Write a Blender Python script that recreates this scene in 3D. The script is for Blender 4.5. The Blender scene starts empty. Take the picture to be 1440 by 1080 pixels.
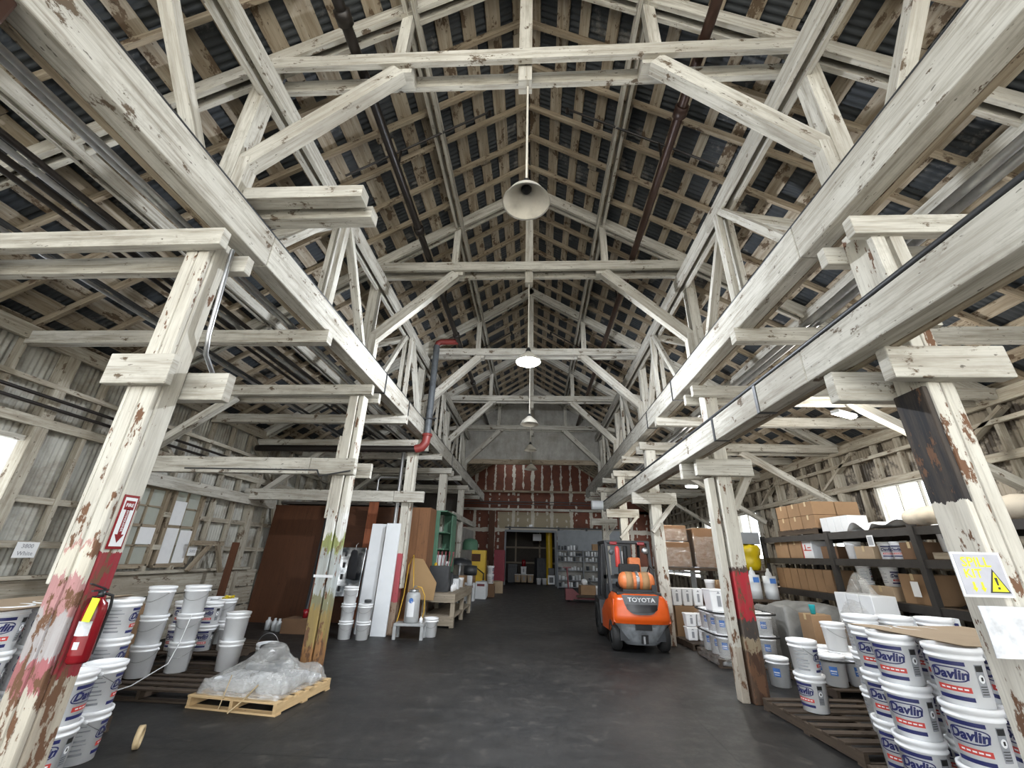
import bpy, math, random
from mathutils import Vector, Matrix
R = random.Random(7)
C = bpy.context.scene.collection
D = bpy.data
pi = math.pi

# ------------------------------------------------------------------ helpers
class MB:
    """collects faces with uvs (metres along the piece) and links them as ONE mesh"""
    def __init__(s): s.v = []; s.f = []; s.uv = []; s.mi = []; s.sm = []
    def add(s, vs, fs, uvs=None, mi=0, smooth=False):
        o = len(s.v); s.v += [tuple(v) for v in vs]
        for i, f in enumerate(fs):
            s.f.append([o + k for k in f]); s.mi.append(mi); s.sm.append(smooth)
            s.uv.append(uvs[i] if uvs else [(vs[k][0] + vs[k][1], vs[k][2]) for k in f])
    def beam(s, p0, p1, w, h, up=(0, 0, 1), mi=0, roll=0.0):
        """box from p0 to p1; w across, h along 'up'"""
        p0 = Vector(p0); p1 = Vector(p1); d = p1 - p0; L = d.length; d.normalize()
        u = Vector(up); 
        if abs(u.normalized().dot(d)) > .98: u = Vector((0, 1, 0))
        a = d.cross(u).normalized(); b = a.cross(d).normalized()
        if roll:
            a, b = a * math.cos(roll) + b * math.sin(roll), b * math.cos(roll) - a * math.sin(roll)
        vs = [];
        for p in (p0, p1):
            for sx, sy in ((-1, -1), (1, -1), (1, 1), (-1, 1)):
                vs.append(p + a * (sx * w / 2) + b * (sy * h / 2))
        off = R.random() * 9
        fs = [(0, 1, 5, 4), (1, 2, 6, 5), (2, 3, 7, 6), (3, 0, 4, 7), (3, 2, 1, 0), (4, 5, 6, 7)]
        uv = []; acc = off
        for k in range(4):
            wd = w if k % 2 == 0 else h
            uv.append([(0, acc), (0, acc + wd), (L, acc + wd), (L, acc)]); acc += wd
        uv.append([(0, off), (w, off), (w, off + h), (0, off + h)]); uv.append([(0, off), (w, off), (w, off + h), (0, off + h)])
        s.add(vs, fs, uv, mi)
    def box(s, c, size, rz=0.0, mi=0):
        x, y, z = size; cx, cy, cz = c
        if z >= x and z >= y:
            dx = Vector((math.cos(rz), math.sin(rz), 0)); dy = Vector((-math.sin(rz), math.cos(rz), 0))
            s.beam((cx, cy, cz - z / 2), (cx, cy, cz + z / 2), x, y, up=dy, mi=mi)
        else:
            dx = Vector((math.cos(rz), math.sin(rz), 0)); dy = Vector((-math.sin(rz), math.cos(rz), 0)); c = Vector(c)
            if x >= y: s.beam(c - dx * x / 2, c + dx * x / 2, y, z, mi=mi)
            else: s.beam(c - dy * y / 2, c + dy * y / 2, x, z, mi=mi)
    def lathe(s, prof, n=24, c=(0, 0, 0), mi=0, axis='z', smooth=True, caps=False):
        vs = []; fs = []; uv = []
        for (r, z) in prof:
            for k in range(n):
                t = 2 * pi * k / n
                p = (r * math.cos(t), r * math.sin(t), z)
                if axis == 'y': p = (p[0], p[2], p[1])
                if axis == 'x': p = (p[2], p[0], p[1])
                vs.append((p[0] + c[0], p[1] + c[1], p[2] + c[2]))
        for i in range(len(prof) - 1):
            for k in range(n):
                k2 = (k + 1) % n
                f = (i * n + k, i * n + k2, (i + 1) * n + k2, (i + 1) * n + k)
                if axis == 'y': f = f[::-1]
                fs.append(f); uv.append([(k / n, prof[i][1]), ((k + 1) / n, prof[i][1]), ((k + 1) / n, prof[i + 1][1]), (k / n, prof[i + 1][1])])
        s.add(vs, fs, uv, mi, smooth)
        if caps:
            m = len(prof) - 1
            s.add([vs[k] for k in range(n)], [tuple(range(n))[::-1]], None, mi); s.add([vs[m * n + k] for k in range(n)], [tuple(range(n))], None, mi)
    def tube(s, pts, r, n=8, mi=0, caps=True):
        pts = [Vector(p) for p in pts]; rings = []; L = 0; ls = []
        prev = None
        for i, p in enumerate(pts):
            if i: L += (p - pts[i - 1]).length
            ls.append(L)
            if i == 0: d = pts[1] - p
            elif i == len(pts) - 1: d = p - pts[i - 1]
            else: d = (pts[i + 1] - p).normalized() + (p - pts[i - 1]).normalized()
            d.normalize()
            if prev is None:
                u = Vector((0, 0, 1)) if abs(d.z) < .9 else Vector((0, 1, 0))
                a = d.cross(u).normalized()
            else:
                a = (prev - d * prev.dot(d)).normalized()
            prev = a; b = d.cross(a)
            rings.append([p + (a * math.cos(2 * pi * k / n) + b * math.sin(2 * pi * k / n)) * r for k in range(n)])
        vs = [v for rg in rings for v in rg]; fs = []; uv = []
        for i in range(len(pts) - 1):
            for k in range(n):
                k2 = (k + 1) % n
                fs.append((i * n + k, i * n + k2, (i + 1) * n + k2, (i + 1) * n + k))
                uv.append([(ls[i], k * .1), (ls[i], k * .1 + .1), (ls[i + 1], k * .1 + .1), (ls[i + 1], k * .1)])
        s.add(vs, fs, uv, mi, True)
        if caps:
            s.add(rings[0], [tuple(range(n))[::-1]], None, mi); s.add(rings[-1], [tuple(range(n))], None, mi)
    def prism(s, poly, ex, mi=0):
        """poly: list of 3D points (planar), extruded by vector ex"""
        n = len(poly); ex = Vector(ex); a = [Vector(p) for p in poly]; b = [p + ex for p in a]
        fs = [tuple(range(n))[::-1], tuple(range(n, 2 * n))] + [(k, (k + 1) % n, (k + 1) % n + n, k + n) for k in range(n)]
        s.add(a + b, fs, None, mi)
    def grid(s, fn, nu, nv, mi=0, smooth=True, uvs=(1, 1)):
        vs = [fn(i / nu, j / nv) for j in range(nv + 1) for i in range(nu + 1)]; fs = []; uv = []
        for j in range(nv):
            for i in range(nu):
                a = j * (nu + 1) + i
                fs.append((a, a + 1, a + nu + 2, a + nu + 1))
                uv.append([(i / nu * uvs[0], j / nv * uvs[1]), ((i + 1) / nu * uvs[0], j / nv * uvs[1]), ((i + 1) / nu * uvs[0], (j + 1) / nv * uvs[1]), (i / nu * uvs[0], (j + 1) / nv * uvs[1])])
        s.add(vs, fs, uv, mi, smooth)
    def xf(s, M):
        s.v = [tuple(M @ Vector(v)) for v in s.v]; return s
    def mesh(s, name, mats):
        me = D.meshes.new(name); me.from_pydata(s.v, [], s.f)
        for m in (mats if isinstance(mats, (list, tuple)) else [mats]): me.materials.append(m)
        me.polygons.foreach_set('material_index', s.mi); me.polygons.foreach_set('use_smooth', s.sm)
        ul = me.uv_layers.new(name='UVMap'); ul.data.foreach_set('uv', [c for f in s.uv for p in f for c in p])
        me.update(); return me

def link(name, me, parent=None, loc=None, rz=0.0):
    o = D.objects.new(name, me); C.objects.link(o)
    if parent is not None: o.parent = parent
    if loc is not None: o.location = loc
    if rz: o.rotation_euler = (0, 0, rz)
    return o
def build(mb, name, mats, parent=None, loc=None, rz=0.0): return link(name, mb.mesh(name, mats), parent, loc, rz)
def bevel(o, w=.006, n=2):
    m = o.modifiers.new('bevel', 'BEVEL'); m.width = w; m.segments = n; m.limit_method = 'ANGLE'; m.angle_limit = .7; return o
def tag(o, label, cat, group=None, kind=None):
    o['label'] = label; o['category'] = cat
    if group: o['group'] = group
    if kind: o['kind'] = kind
    return o
def struct(o, label=None):
    o['kind'] = 'structure'
    if label: o['label'] = label
    return o
def empty(name, loc=(0, 0, 0), rz=0.0):
    o = D.objects.new(name, None); C.objects.link(o); o.location = loc; o.rotation_euler = (0, 0, rz); o.empty_display_size = .1; return o
def thing(name, label, cat, loc=(0, 0, 0), rz=0.0, group=None): return tag(empty(name, loc, rz), label, cat, group)
def dup(root, loc, rz, label, group=None, skip=()):
    r = root.copy(); C.objects.link(r); r.location = loc; r.rotation_euler = (0, 0, rz); r['label'] = label
    if group: r['group'] = group
    for ch in list(root.children):
        if ch.name.split('.')[0] in skip: continue
        c = ch.copy(); C.objects.link(c); c.parent = r
        for g in list(ch.children):
            d = g.copy(); C.objects.link(d); d.parent = c
    return r
_tc = {}
def text(s, size=.1, shear=0.0, bold=0.0):
    """(verts, faces) of flat lettering in the XZ plane, centred"""
    k = (s, size, shear, bold)
    if k in _tc: return _tc[k]
    cu = D.curves.new('t', 'FONT'); cu.body = s; cu.size = size; cu.shear = shear; cu.offset = bold; cu.align_x = 'CENTER'; cu.align_y = 'CENTER'; cu.resolution_u = 2
    ob = D.objects.new('t', cu); C.objects.link(ob); dg = bpy.context.evaluated_depsgraph_get()
    me = D.meshes.new_from_object(ob.evaluated_get(dg)); vs = [(v.co.x, 0.0, v.co.y) for v in me.vertices]; fs = [tuple(p.vertices) for p in me.polygons]
    D.objects.remove(ob); D.curves.remove(cu); D.meshes.remove(me)
    _tc[k] = (vs, fs); return _tc[k]

# ------------------------------------------------------------------ materials
class NT:
    def __init__(s, name):
        s.m = D.materials.new(name); s.m.use_nodes = True; s.t = s.m.node_tree; s.n = s.t.nodes
        s.b = s.n['Principled BSDF']; s.out = s.n['Material Output']
    def node(s, ty, **kw):
        n = s.n.new(ty)
        for k, v in kw.items():
            if k in n.inputs: 
                if hasattr(v, 'is_output') or isinstance(v, bpy.types.NodeSocket): s.t.links.new(v, n.inputs[k])
                else: n.inputs[k].default_value = v
            else: setattr(n, k, v)
        return n
    def link(s, a, b): s.t.links.new(a, b)
    def vec(s, src='uv', scale=(1, 1, 1), rnd=True):
        tc = s.node('ShaderNodeTexCoord')
        v = {'uv': tc.outputs['UV'], 'obj': tc.outputs['Object']}.get(src)
        if src == 'pos': v = s.node('ShaderNodeNewGeometry').outputs['Position']
        if rnd:
            oi = s.node('ShaderNodeObjectInfo'); mu = s.node('ShaderNodeMath', operation='MULTIPLY'); s.link(oi.outputs['Random'], mu.inputs[0]); mu.inputs[1].default_value = 53.0
            ad = s.node('ShaderNodeVectorMath', operation='ADD'); s.link(v, ad.inputs[0]); s.link(mu.outputs[0], ad.inputs[1]); v = ad.outputs[0]
        mp = s.node('ShaderNodeMapping'); s.link(v, mp.inputs['Vector']); mp.inputs['Scale'].default_value = scale
        return mp.outputs[0]
    def noise(s, v, scale=1, detail=4, rough=.6):
        n = s.node('ShaderNodeTexNoise'); s.link(v, n.inputs['Vector']); n.inputs['Scale'].default_value = scale; n.inputs['Detail'].default_value = detail; n.inputs['Roughness'].default_value = rough
        return n.outputs['Fac']
    def ramp(s, fac, a, b, ca=(0, 0, 0, 1), cb=(1, 1, 1, 1)):
        r = s.node('ShaderNodeValToRGB'); s.link(fac, r.inputs['Fac']); e = r.color_ramp.elements
        e[0].position = a; e[1].position = b; e[0].color = ca; e[1].color = cb; return r.outputs['Color']
    def mix(s, f, a, b, mode='MIX'):
        m = s.node('ShaderNodeMix', data_type='RGBA', blend_type=mode)
        for k, v in ((0, f), (6, a), (7, b)):
            if isinstance(v, bpy.types.NodeSocket): s.link(v, m.inputs[k])
            else: m.inputs[k].default_value = (v if k == 0 else (tuple(v) + (1,))[:4])
        return m.outputs[2]
    def math(s, op, a, b=0.0):
        m = s.node('ShaderNodeMath', operation=op)
        for k, v in ((0, a), (1, b)):
            if isinstance(v, bpy.types.NodeSocket): s.link(v, m.inputs[k])
            else: m.inputs[k].default_value = v
        return m.outputs[0]
    def done(s, col=None, rough=.7, metal=0.0, bump=None, bs=.3, bd=.01, spec=.5):
        if col is not None:
            if isinstance(col, bpy.types.NodeSocket): s.link(col, s.b.inputs['Base Color'])
            else: s.b.inputs['Base Color'].default_value = (tuple(col) + (1,))[:4]
        if isinstance(rough, bpy.types.NodeSocket): s.link(rough, s.b.inputs['Roughness'])
        else: s.b.inputs['Roughness'].default_value = rough
        s.b.inputs['Metallic'].default_value = metal; s.b.inputs['Specular IOR Level'].default_value = spec
        if bump is not None:
            bp = s.node('ShaderNodeBump'); s.link(bump, bp.inputs['Height']); bp.inputs['Strength'].default_value = bs; bp.inputs['Distance'].default_value = bd; s.link(bp.outputs[0], s.b.inputs['Normal'])
        return s.m

def plain(name, col, rough=.6, metal=0.0, dirt=.25, sc=9.0, spec=.5):
    t = NT(name); n = t.noise(t.vec('obj', (1, 1, 1)), sc, 3)
    c = t.mix(t.ramp(n, .45, .8), col, [x * (1 - dirt) for x in col]); return t.done(c, rough, metal, spec=spec)

def wood(name, base, dirty, under, peel=.62, dirtamt=(.42, .72), bump=.35, rough=.8):
    t = NT(name); v1 = t.vec('uv', (1.1, 15, 1)); v2 = t.vec('uv', (1, 1.6, 1)); v3 = t.vec('uv', (2.5, 70, 1))
    n1 = t.noise(v1, 1.3, 6, .65); n2 = t.noise(v2, 3.2, 8, .72); n3 = t.noise(v3, 1, 3, .6); n4 = t.noise(v2, .7, 3, .5)
    c = t.mix(t.ramp(n1, dirtamt[0], dirtamt[1]), base, dirty)
    c = t.mix(t.ramp(n4, .42, .72), c, t.mix(.6, c, dirty)); c = t.mix(t.math('MULTIPLY', t.ramp(t.noise(t.vec('uv', (1, 1.3, 1)), 6, 6, .7), .52, .72), .45), c, dirty)
    c = t.mix(t.math('MULTIPLY', t.ramp(n3, .5, .8), .35), c, [x * .45 for x in dirty])
    p = t.ramp(n2, peel, peel + .035); c = t.mix(p, c, under)
    sp = t.ramp(t.noise(t.vec('uv', (1, 2.5, 1)), 14, 2, .5), .70, .735); c = t.mix(t.math('MULTIPLY', sp, .7), c, [x * .3 for x in under])
    h = t.math('ADD', t.math('MULTIPLY', n3, .5), t.math('MULTIPLY', p, -.8))
    return t.done(c, rough, 0, h, bump, .008, .3)

M = {}
M['white_wood'] = wood('white_wood', (.555, .54, .485), (.27, .245, .20), (.12, .09, .062), .60, (.44, .70))
M['dirty_wood'] = wood('dirty_wood', (.40, .345, .26), (.20, .155, .105), (.10, .07, .045), .575, (.34, .64))
M['deck_wood'] = wood('deck_wood', (.46, .41, .33), (.25, .20, .14), (.12, .085, .055), .555, (.36, .64), .3, .9)
M['frame_wood'] = wood('frame_wood', (.48, .45, .375), (.24, .205, .155), (.13, .095, .065), .585, (.40, .68))
M['bare_wood'] = wood('bare_wood', (.33, .22, .12), (.22, .14, .08), (.13, .08, .045), .64)
M['pallet_new'] = wood('pallet_new', (.60, .43, .23), (.47, .32, .16), (.33, .22, .11), .7, (.45, .75), .2)
M['pallet_old'] = wood('pallet_old', (.08, .058, .04), (.05, .036, .027), (.028, .022, .017), .62)
M['bench_wood'] = wood('bench_wood', (.36, .31, .24), (.22, .18, .13), (.12, .09, .06), .62)
M['red_board'] = wood('red_board', (.28, .095, .045), (.18, .06, .03), (.10, .04, .025), .72, (.45, .75), .15)
M['brown_ply'] = wood('brown_ply', (.088, .034, .015), (.06, .024, .011), (.04, .017, .01), .74, (.45, .75), .1, .6)
M['tan_ply'] = wood('tan_ply', (.27, .13, .06), (.19, .09, .045), (.14, .07, .04), .75, (.45, .75), .1, .6)

def painted_post(name, stops, streak=.10, ps=0.0):
    """timber column with bands of paint at given heights (z of the post) : list of (z, colour)"""
    t = NT(name); tc = t.node('ShaderNodeTexCoord'); sx = t.node('ShaderNodeSeparateXYZ'); t.link(tc.outputs['Object'], sx.inputs[0])
    n = t.noise(t.vec('obj', (18, 18, 3)), 1, 5, .7)
    z = t.math('ADD', sx.outputs[2], t.math('MULTIPLY', t.math('SUBTRACT', n, .5), streak))
    f = t.math('DIVIDE', z, 5.0); r = t.node('ShaderNodeValToRGB'); t.link(f, r.inputs[0]); r.color_ramp.interpolation = 'CONSTANT'
    e = r.color_ramp.elements
    while len(e) < len(stops): e.new(.5)
    for k, (zz, col) in enumerate(stops): e[k].position = max(0, zz / 5.0); e[k].color = tuple(col) + (1,)
    c = r.outputs[0]
    n1 = t.noise(t.vec('obj', (9, 9, 1.1)), 1.4, 6, .65); n2 = t.noise(t.vec('obj', (6, 6, 2.2)), 1.6, 8, .7); n3 = t.noise(t.vec('obj', (75, 75, 2.5)), 1, 3)
    c = t.mix(t.math('MULTIPLY', t.ramp(n1, .42, .72), .6), c, t.mix(.65, c, (.16, .12, .085)))
    low = t.ramp(f, .07, .36, (1, 1, 1, 1), (0, 0, 0, 1))
    th = t.math('SUBTRACT', n2, t.math('MULTIPLY', t.math('SUBTRACT', 1.0, low), .06))
    pl = t.ramp(th, .525 - ps, .55 - ps); c = t.mix(pl, c, (.145, .075, .042))
    c = t.mix(t.math('MULTIPLY', t.ramp(n3, .52, .8), .4), c, (.09, .07, .055))
    return t.done(c, .75, 0, t.math('ADD', t.math('MULTIPLY', n3, .5), t.math('MULTIPLY', pl, -.8)), .4, .008, .3)
W_ = (.56, .54, .475); RED = (.27, .022, .034)
M['post_red'] = painted_post('post_red', [(0, (.20, .115, .07)), (.28, (.45, .40, .32)), (.86, RED), (1.60, W_)])
M['post_pink'] = painted_post('post_pink', [(0, (.24, .13, .08)), (.35, (.5, .46, .38)), (.80, (.36, .13, .14)), (.98, (.40, .38, .38)), (1.24, (.44, .23, .23)), (1.43, (.60, .57, .48)), (1.62, (.46, .27, .24)), (1.66, W_)], .38, .01)
M['post_green'] = painted_post('post_green', [(0, (.32, .16, .06)), (.45, (.30, .22, .08)), (.85, (.22, .22, .13)), (1.05, (.42, .45, .44)), (1.62, (.28, .32, .12)), (1.85, (.70, .70, .66)), (2.2, W_)], .8)
M['post_far_red'] = painted_post('post_far_red', [(0, (.30, .22, .16)), (.62, (.40, .07, .09)), (1.62, W_)])
M['post_red_b'] = painted_post('post_red_b', [(0, (.075, .04, .025)), (.55, (.30, .24, .16)), (.72, (.06, .05, .045)), (.92, (.40, .022, .035)), (1.50, (.07, .05, .045)), (1.56, W_)], .30)
M['post_worn'] = painted_post('post_worn', [(0, (.22, .13, .08)), (.5, (.5, .44, .34)), (1.2, W_)], .2, .035)
M['post_white'] = painted_post('post_white', [(0, (.45, .40, .33)), (.6, W_)])

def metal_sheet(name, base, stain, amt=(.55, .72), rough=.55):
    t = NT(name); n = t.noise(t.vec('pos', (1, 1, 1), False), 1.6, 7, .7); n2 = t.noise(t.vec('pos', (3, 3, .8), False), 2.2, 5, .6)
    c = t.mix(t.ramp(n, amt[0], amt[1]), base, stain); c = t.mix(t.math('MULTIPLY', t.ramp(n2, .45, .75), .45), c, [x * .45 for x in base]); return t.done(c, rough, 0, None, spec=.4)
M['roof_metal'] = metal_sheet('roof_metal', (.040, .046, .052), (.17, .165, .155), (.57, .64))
M['wall_metal'] = metal_sheet('wall_metal', (.46, .455, .41), (.21, .18, .135), (.45, .68))
M['wall_peel'] = metal_sheet('wall_peel', (.31, .27, .21), (.045, .034, .024), (.48, .55))
M['gable_board'] = metal_sheet('gable_board', (.34, .33, .30), (.20, .185, .16), (.42, .7))

def floor_mat():
    t = NT('floor_concrete'); p = t.vec('pos', (1, 1, 1), False)
    n = t.noise(p, .8, 8, .68); n2 = t.noise(p, 4, 8, .75); n3 = t.noise(p, 40, 3, .6)
    c = t.mix(t.ramp(n, .38, .68), (.011, .011, .011), (.030, .028, .026))
    c = t.mix(t.math('MULTIPLY', t.ramp(n2, .56, .66), .5), c, (.085, .074, .062))
    c = t.mix(t.math('MULTIPLY', t.ramp(n3, .5, .8), .35), c, (.012, .012, .012))
    # pale scuffs
    sc = t.ramp(t.noise(t.vec('pos', (6, 1.5, 1), False), 2.5, 6, .75), .66, .72); c = t.mix(t.math('MULTIPLY', sc, .6), c, (.16, .15, .135))
    # saw joints
    sx = t.node('ShaderNodeSeparateXYZ'); g = t.node('ShaderNodeNewGeometry'); t.link(g.outputs['Position'], sx.inputs[0])
    def joint(o, sp, off):
        q = t.math('ABSOLUTE', t.math('SUBTRACT', t.math('FRACT', t.math('ADD', t.math('DIVIDE', o, sp), off)), .5)); return t.math('LESS_THAN', q, .009 / sp)
    j = t.math('MAXIMUM', joint(sx.outputs[0], 4.4, .06), joint(sx.outputs[1], 5.0, .62))
    c = t.mix(t.math('MULTIPLY', j, .8), c, (.006, .006, .006))
    ro = t.ramp(n2, .3, .8, (.42, .42, .42, 1), (.7, .7, .7, 1))
    return t.done(c, ro, 0, t.math('ADD', n3, n2), .12, .004, .4)
M['floor'] = floor_mat()
M['yard'] = plain('yard', (.46, .45, .42), .9, 0, .2, .5)

def mud_wall():
    """red-brown panel wall with white filler over joints and fixings"""
    t = NT('patched_panel'); g = t.node('ShaderNodeNewGeometry'); sx = t.node('ShaderNodeSeparateXYZ'); t.link(g.outputs['Position'], sx.inputs[0])
    X, Z = sx.outputs[0], sx.outputs[2]; p = t.vec('pos', (1, 1, 1), False)
    nz = t.math('MULTIPLY', t.math('SUBTRACT', t.noise(p, 2.6, 5, .7), .5), .34)
    nz2 = t.math('MULTIPLY', t.math('SUBTRACT', t.noise(p, 1.1, 3, .6), .5), .3)
    def band(o, sp, off, w, jit):
        q = t.math('ABSOLUTE', t.math('SUBTRACT', t.math('FRACT', t.math('ADD', t.math('DIVIDE', o, sp), off)), .5)); q = t.math('ADD', t.math('MULTIPLY', q, sp), jit); return t.math('LESS_THAN', q, w)
    v1 = band(X, 1.22, .5, .10, nz); hz = band(Z, 2.05, .0, .13, nz2)
    fine = t.math('MULTIPLY', band(X, .61, .5, .045, nz), t.math('GREATER_THAN', Z, 5.45))
    dx = band(X, .61, .0, .05, nz); dz = band(Z, .40, .3, .10, nz); dots = t.math('MULTIPLY', t.math('MULTIPLY', dx, dz), t.math('MULTIPLY', t.math('LESS_THAN', Z, 5.3), t.math('GREATER_THAN', t.noise(p, .9, 3), .49)))
    up = t.math('LESS_THAN', Z, 4.25); v1m = t.math('MULTIPLY', v1, t.math('MAXIMUM', up, t.math('GREATER_THAN', t.noise(p, .5, 2), .5)))
    mud = t.math('MAXIMUM', t.math('MAXIMUM', v1m, t.math('MULTIPLY', hz, up)), t.math('MAXIMUM', fine, dots))
    n = t.noise(p, 3, 5, .6); base = t.mix(t.ramp(n, .3, .7), (.155, .048, .024), (.10, .033, .019))
    tan = t.math('MULTIPLY', t.math('MULTIPLY', t.math('GREATER_THAN', X, -2.2), t.math('LESS_THAN', X, 2.4)), t.math('MULTIPLY', t.math('GREATER_THAN', Z, 3.0), t.math('LESS_THAN', Z, 4.15)))
    base = t.mix(tan, base, (.30, .25, .17))
    c = t.mix(mud, base, (.50, .46, .39)); return t.done(c, .8)
M['mud'] = mud_wall()

M['plastic'] = plain('white_plastic', (.85, .86, .87), .34, 0, .06, 6)
M['plastic_lid'] = plain('white_lid', (.87, .88, .89), .3, 0, .05, 6)
M['plastic_grey'] = plain('grey_plastic', (.55, .57, .58), .4, 0, .12, 6)
M['yellow_plastic'] = plain('yellow_plastic', (.62, .47, .01), .4, 0, .2, 5)
M['navy'] = plain('navy_ink', (.022, .026, .115), .4, 0, 0)
M['red_ink'] = plain('red_ink', (.55, .06, .05), .45, 0, .1)
M['blue_ink'] = plain('blue_ink', (.06, .17, .48), .45, 0, .1)
M['grey_ink'] = plain('grey_ink', (.30, .31, .33), .5, 0, .2)
M['black_ink'] = plain('black_ink', (.015, .015, .015), .5, 0, 0)
M['paper'] = plain('paper', (.74, .75, .76), .8, 0, .08, 8)
M['tan_tape'] = plain('tan_tape', (.55, .42, .24), .5)
M['wire'] = plain('wire', (.34, .34, .34), .35, .9, .1)
M['steel'] = plain('galvanised', (.48, .49, .50), .36, .85, .25, 14)
M['dark_steel'] = plain('dark_steel', (.045, .047, .05), .5, .3, .3)
M['rack_steel'] = plain('rack_steel', (.035, .032, .03), .6, .2, .4)
M['black_pipe'] = plain('black_pipe', (.022, .018, .016), .38, .25, .3)
M['rust_pipe'] = plain('rust_pipe', (.055, .028, .02), .42, .25, .4)
M['red_paint'] = plain('red_paint', (.22, .035, .03), .45, 0, .3)
M['red_gloss'] = plain('red_gloss', (.21, .008, .013), .25, 0, .1)
M['black_rubber'] = plain('black_rubber', (.018, .018, .018), .75, 0, .3)
M['drape_grey'] = plain('drape_grey', (.20, .20, .19), .5, 0, .4, 5)
M['sign_grey'] = plain('sign_grey', (.42, .42, .46), .6, 0, .15, 9)
M['smudged'] = plain('smudged_paper', (.62, .63, .65), .7, 0, .4, 14)
M['panel_dark'] = plain('panel_dark', (.085, .088, .092), .5, 0, .3)
M['black_paint'] = plain('black_paint', (.022, .024, .027), .42, 0, .3)
M['orange'] = plain('orange_paint', (.60, .085, .008), .30, 0, .12, 4)
M['tank_orange'] = plain('tank_orange', (.72, .21, .07), .45, 0, .3, 12)
M['strap_tan'] = plain('strap_tan', (.38, .22, .10), .7)
M['grey_iron'] = plain('grey_iron', (.10, .11, .12), .5, .2, .5, 7)
M['worn_iron'] = plain('worn_iron', (.22, .235, .25), .55, .1, .6, 7)
M['offcut'] = plain('offcut', (.36, .23, .11), .8, 0, .15, 3)
M['cabinet_red'] = plain('cabinet_red', (.28, .012, .03), .5, 0, .2)
M['yellow_paint'] = plain('yellow_paint', (.70, .45, .015), .4, 0, .15, 4)
M['green_paint'] = plain('green_paint', (.085, .20, .125), .6, 0, .25, 4)
M['grey_paint'] = plain('grey_paint', (.22, .235, .25), .6, 0, .2, 3)
M['teal'] = plain('teal_plastic', (.02, .44, .50), .4)
M['lime'] = plain('lime_tag', (.62, .82, .02), .5)
M['cardboard'] = plain('cardboard', (.30, .185, .10), .85, 0, .18, 3)
M['cardboard_pale'] = plain('cardboard_pale', (.40, .30, .20), .85, 0, .15, 3)
M['cardboard_dark'] = plain('cardboard_dark', (.17, .095, .05), .85, 0, .2, 3)
M['white_panel'] = plain('white_panel', (.72, .74, .76), .5, 0, .1, 2.5)
M['sack'] = plain('sack', (.52, .46, .37), .85, 0, .3, 6)
M['lampshade'] = plain('lampshade_enamel', (.60, .57, .50), .4, 0, .3, 7)
M['dark_cloth'] = plain('dark_cloth', (.012, .012, .014), .95)
M['grille'] = plain('grille_black', (.012, .012, .013), .3)
M['silver'] = plain('silver_letter', (.55, .56, .57), .4, .3)
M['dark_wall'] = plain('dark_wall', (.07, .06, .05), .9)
M['stool_grey'] = plain('stool_grey', (.40, .41, .41), .55, .2, .2)
M['hose_yellow'] = plain('hose_yellow', (.55, .32, .03), .5)
M['maroon'] = plain('maroon_paint', (.16, .025, .03), .5, 0, .3)
def mirror_metal():
    t = NT('polished_sheet'); n = t.noise(t.vec('obj', (1, 1, 1)), 2.2, 3); c = t.ramp(n, .4, .62, (.10, .11, .12, 1), (.80, .80, .80, 1)); return t.done(c, .16, .9, n, .25, .03)
M['mirror'] = mirror_metal()
def film(nm='stretch_film', lo=.30, hi=.80):
    t = NT(nm); v = t.vec('obj', (1, 1, 2.2)); n = t.noise(v, 9, 6, .7)
    tr = t.node('ShaderNodeBsdfTransparent'); gl = t.node('ShaderNodeBsdfGlossy', Roughness=.16); df = t.node('ShaderNodeBsdfDiffuse'); df.inputs['Color'].default_value = (.62, .62, .60, 1)
    gl.inputs['Color'].default_value = (.95, .95, .95, 1)
    bp = t.node('ShaderNodeBump'); t.link(n, bp.inputs['Height']); bp.inputs['Strength'].default_value = .9; bp.inputs['Distance'].default_value = .03
    t.link(bp.outputs[0], gl.inputs['Normal'])
    m1 = t.node('ShaderNodeMixShader'); m1.inputs[0].default_value = .45; t.link(df.outputs[0], m1.inputs[1]); t.link(gl.outputs[0], m1.inputs[2])
    m2 = t.node('ShaderNodeMixShader'); f = t.ramp(n, .38, .68, (lo, lo, lo, 1), (hi, hi, hi, 1)); t.link(f, m2.inputs[0]); t.link(tr.outputs[0], m2.inputs[1]); t.link(m1.outputs[0], m2.inputs[2]); t.link(m2.outputs[0], t.out.inputs['Surface'])
    return t.m
M['film'] = film()
M['film_thin'] = film('thin_film', .05, .34); M['film_mid'] = film('mid_film', .14, .55)
def dirty_glass(name, tcol, a):
    t = NT(name); tr = t.node('ShaderNodeBsdfTranslucent'); tr.inputs['Color'].default_value = tcol + (1,); df = t.node('ShaderNodeBsdfDiffuse'); df.inputs['Color'].default_value = (.42, .43, .40, 1)
    n = t.noise(t.vec('obj', (1, 1, 1)), 4, 5, .6); m = t.node('ShaderNodeMixShader'); t.link(t.ramp(n, .3, .7, (a[0],) * 3 + (1,), (a[1],) * 3 + (1,)), m.inputs[0]); t.link(tr.outputs[0], m.inputs[1]); t.link(df.outputs[0], m.inputs[2]); t.link(m.outputs[0], t.out.inputs['Surface']); return t.m
M['dirty_glass'] = dirty_glass('dirty_glass', (.30, .31, .28), (.3, .8))
def clear_glass():
    t = NT('window_glass'); tr = t.node('ShaderNodeBsdfTransparent'); tr.inputs['Color'].default_value = (.95, .96, .97, 1); gl = t.node('ShaderNodeBsdfGlossy', Roughness=.05); m = t.node('ShaderNodeMixShader'); m.inputs[0].default_value = .06
    t.link(tr.outputs[0], m.inputs[1]); t.link(gl.outputs[0], m.inputs[2]); t.link(m.outputs[0], t.out.inputs['Surface']); return t.m
M['glass'] = clear_glass()
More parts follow.
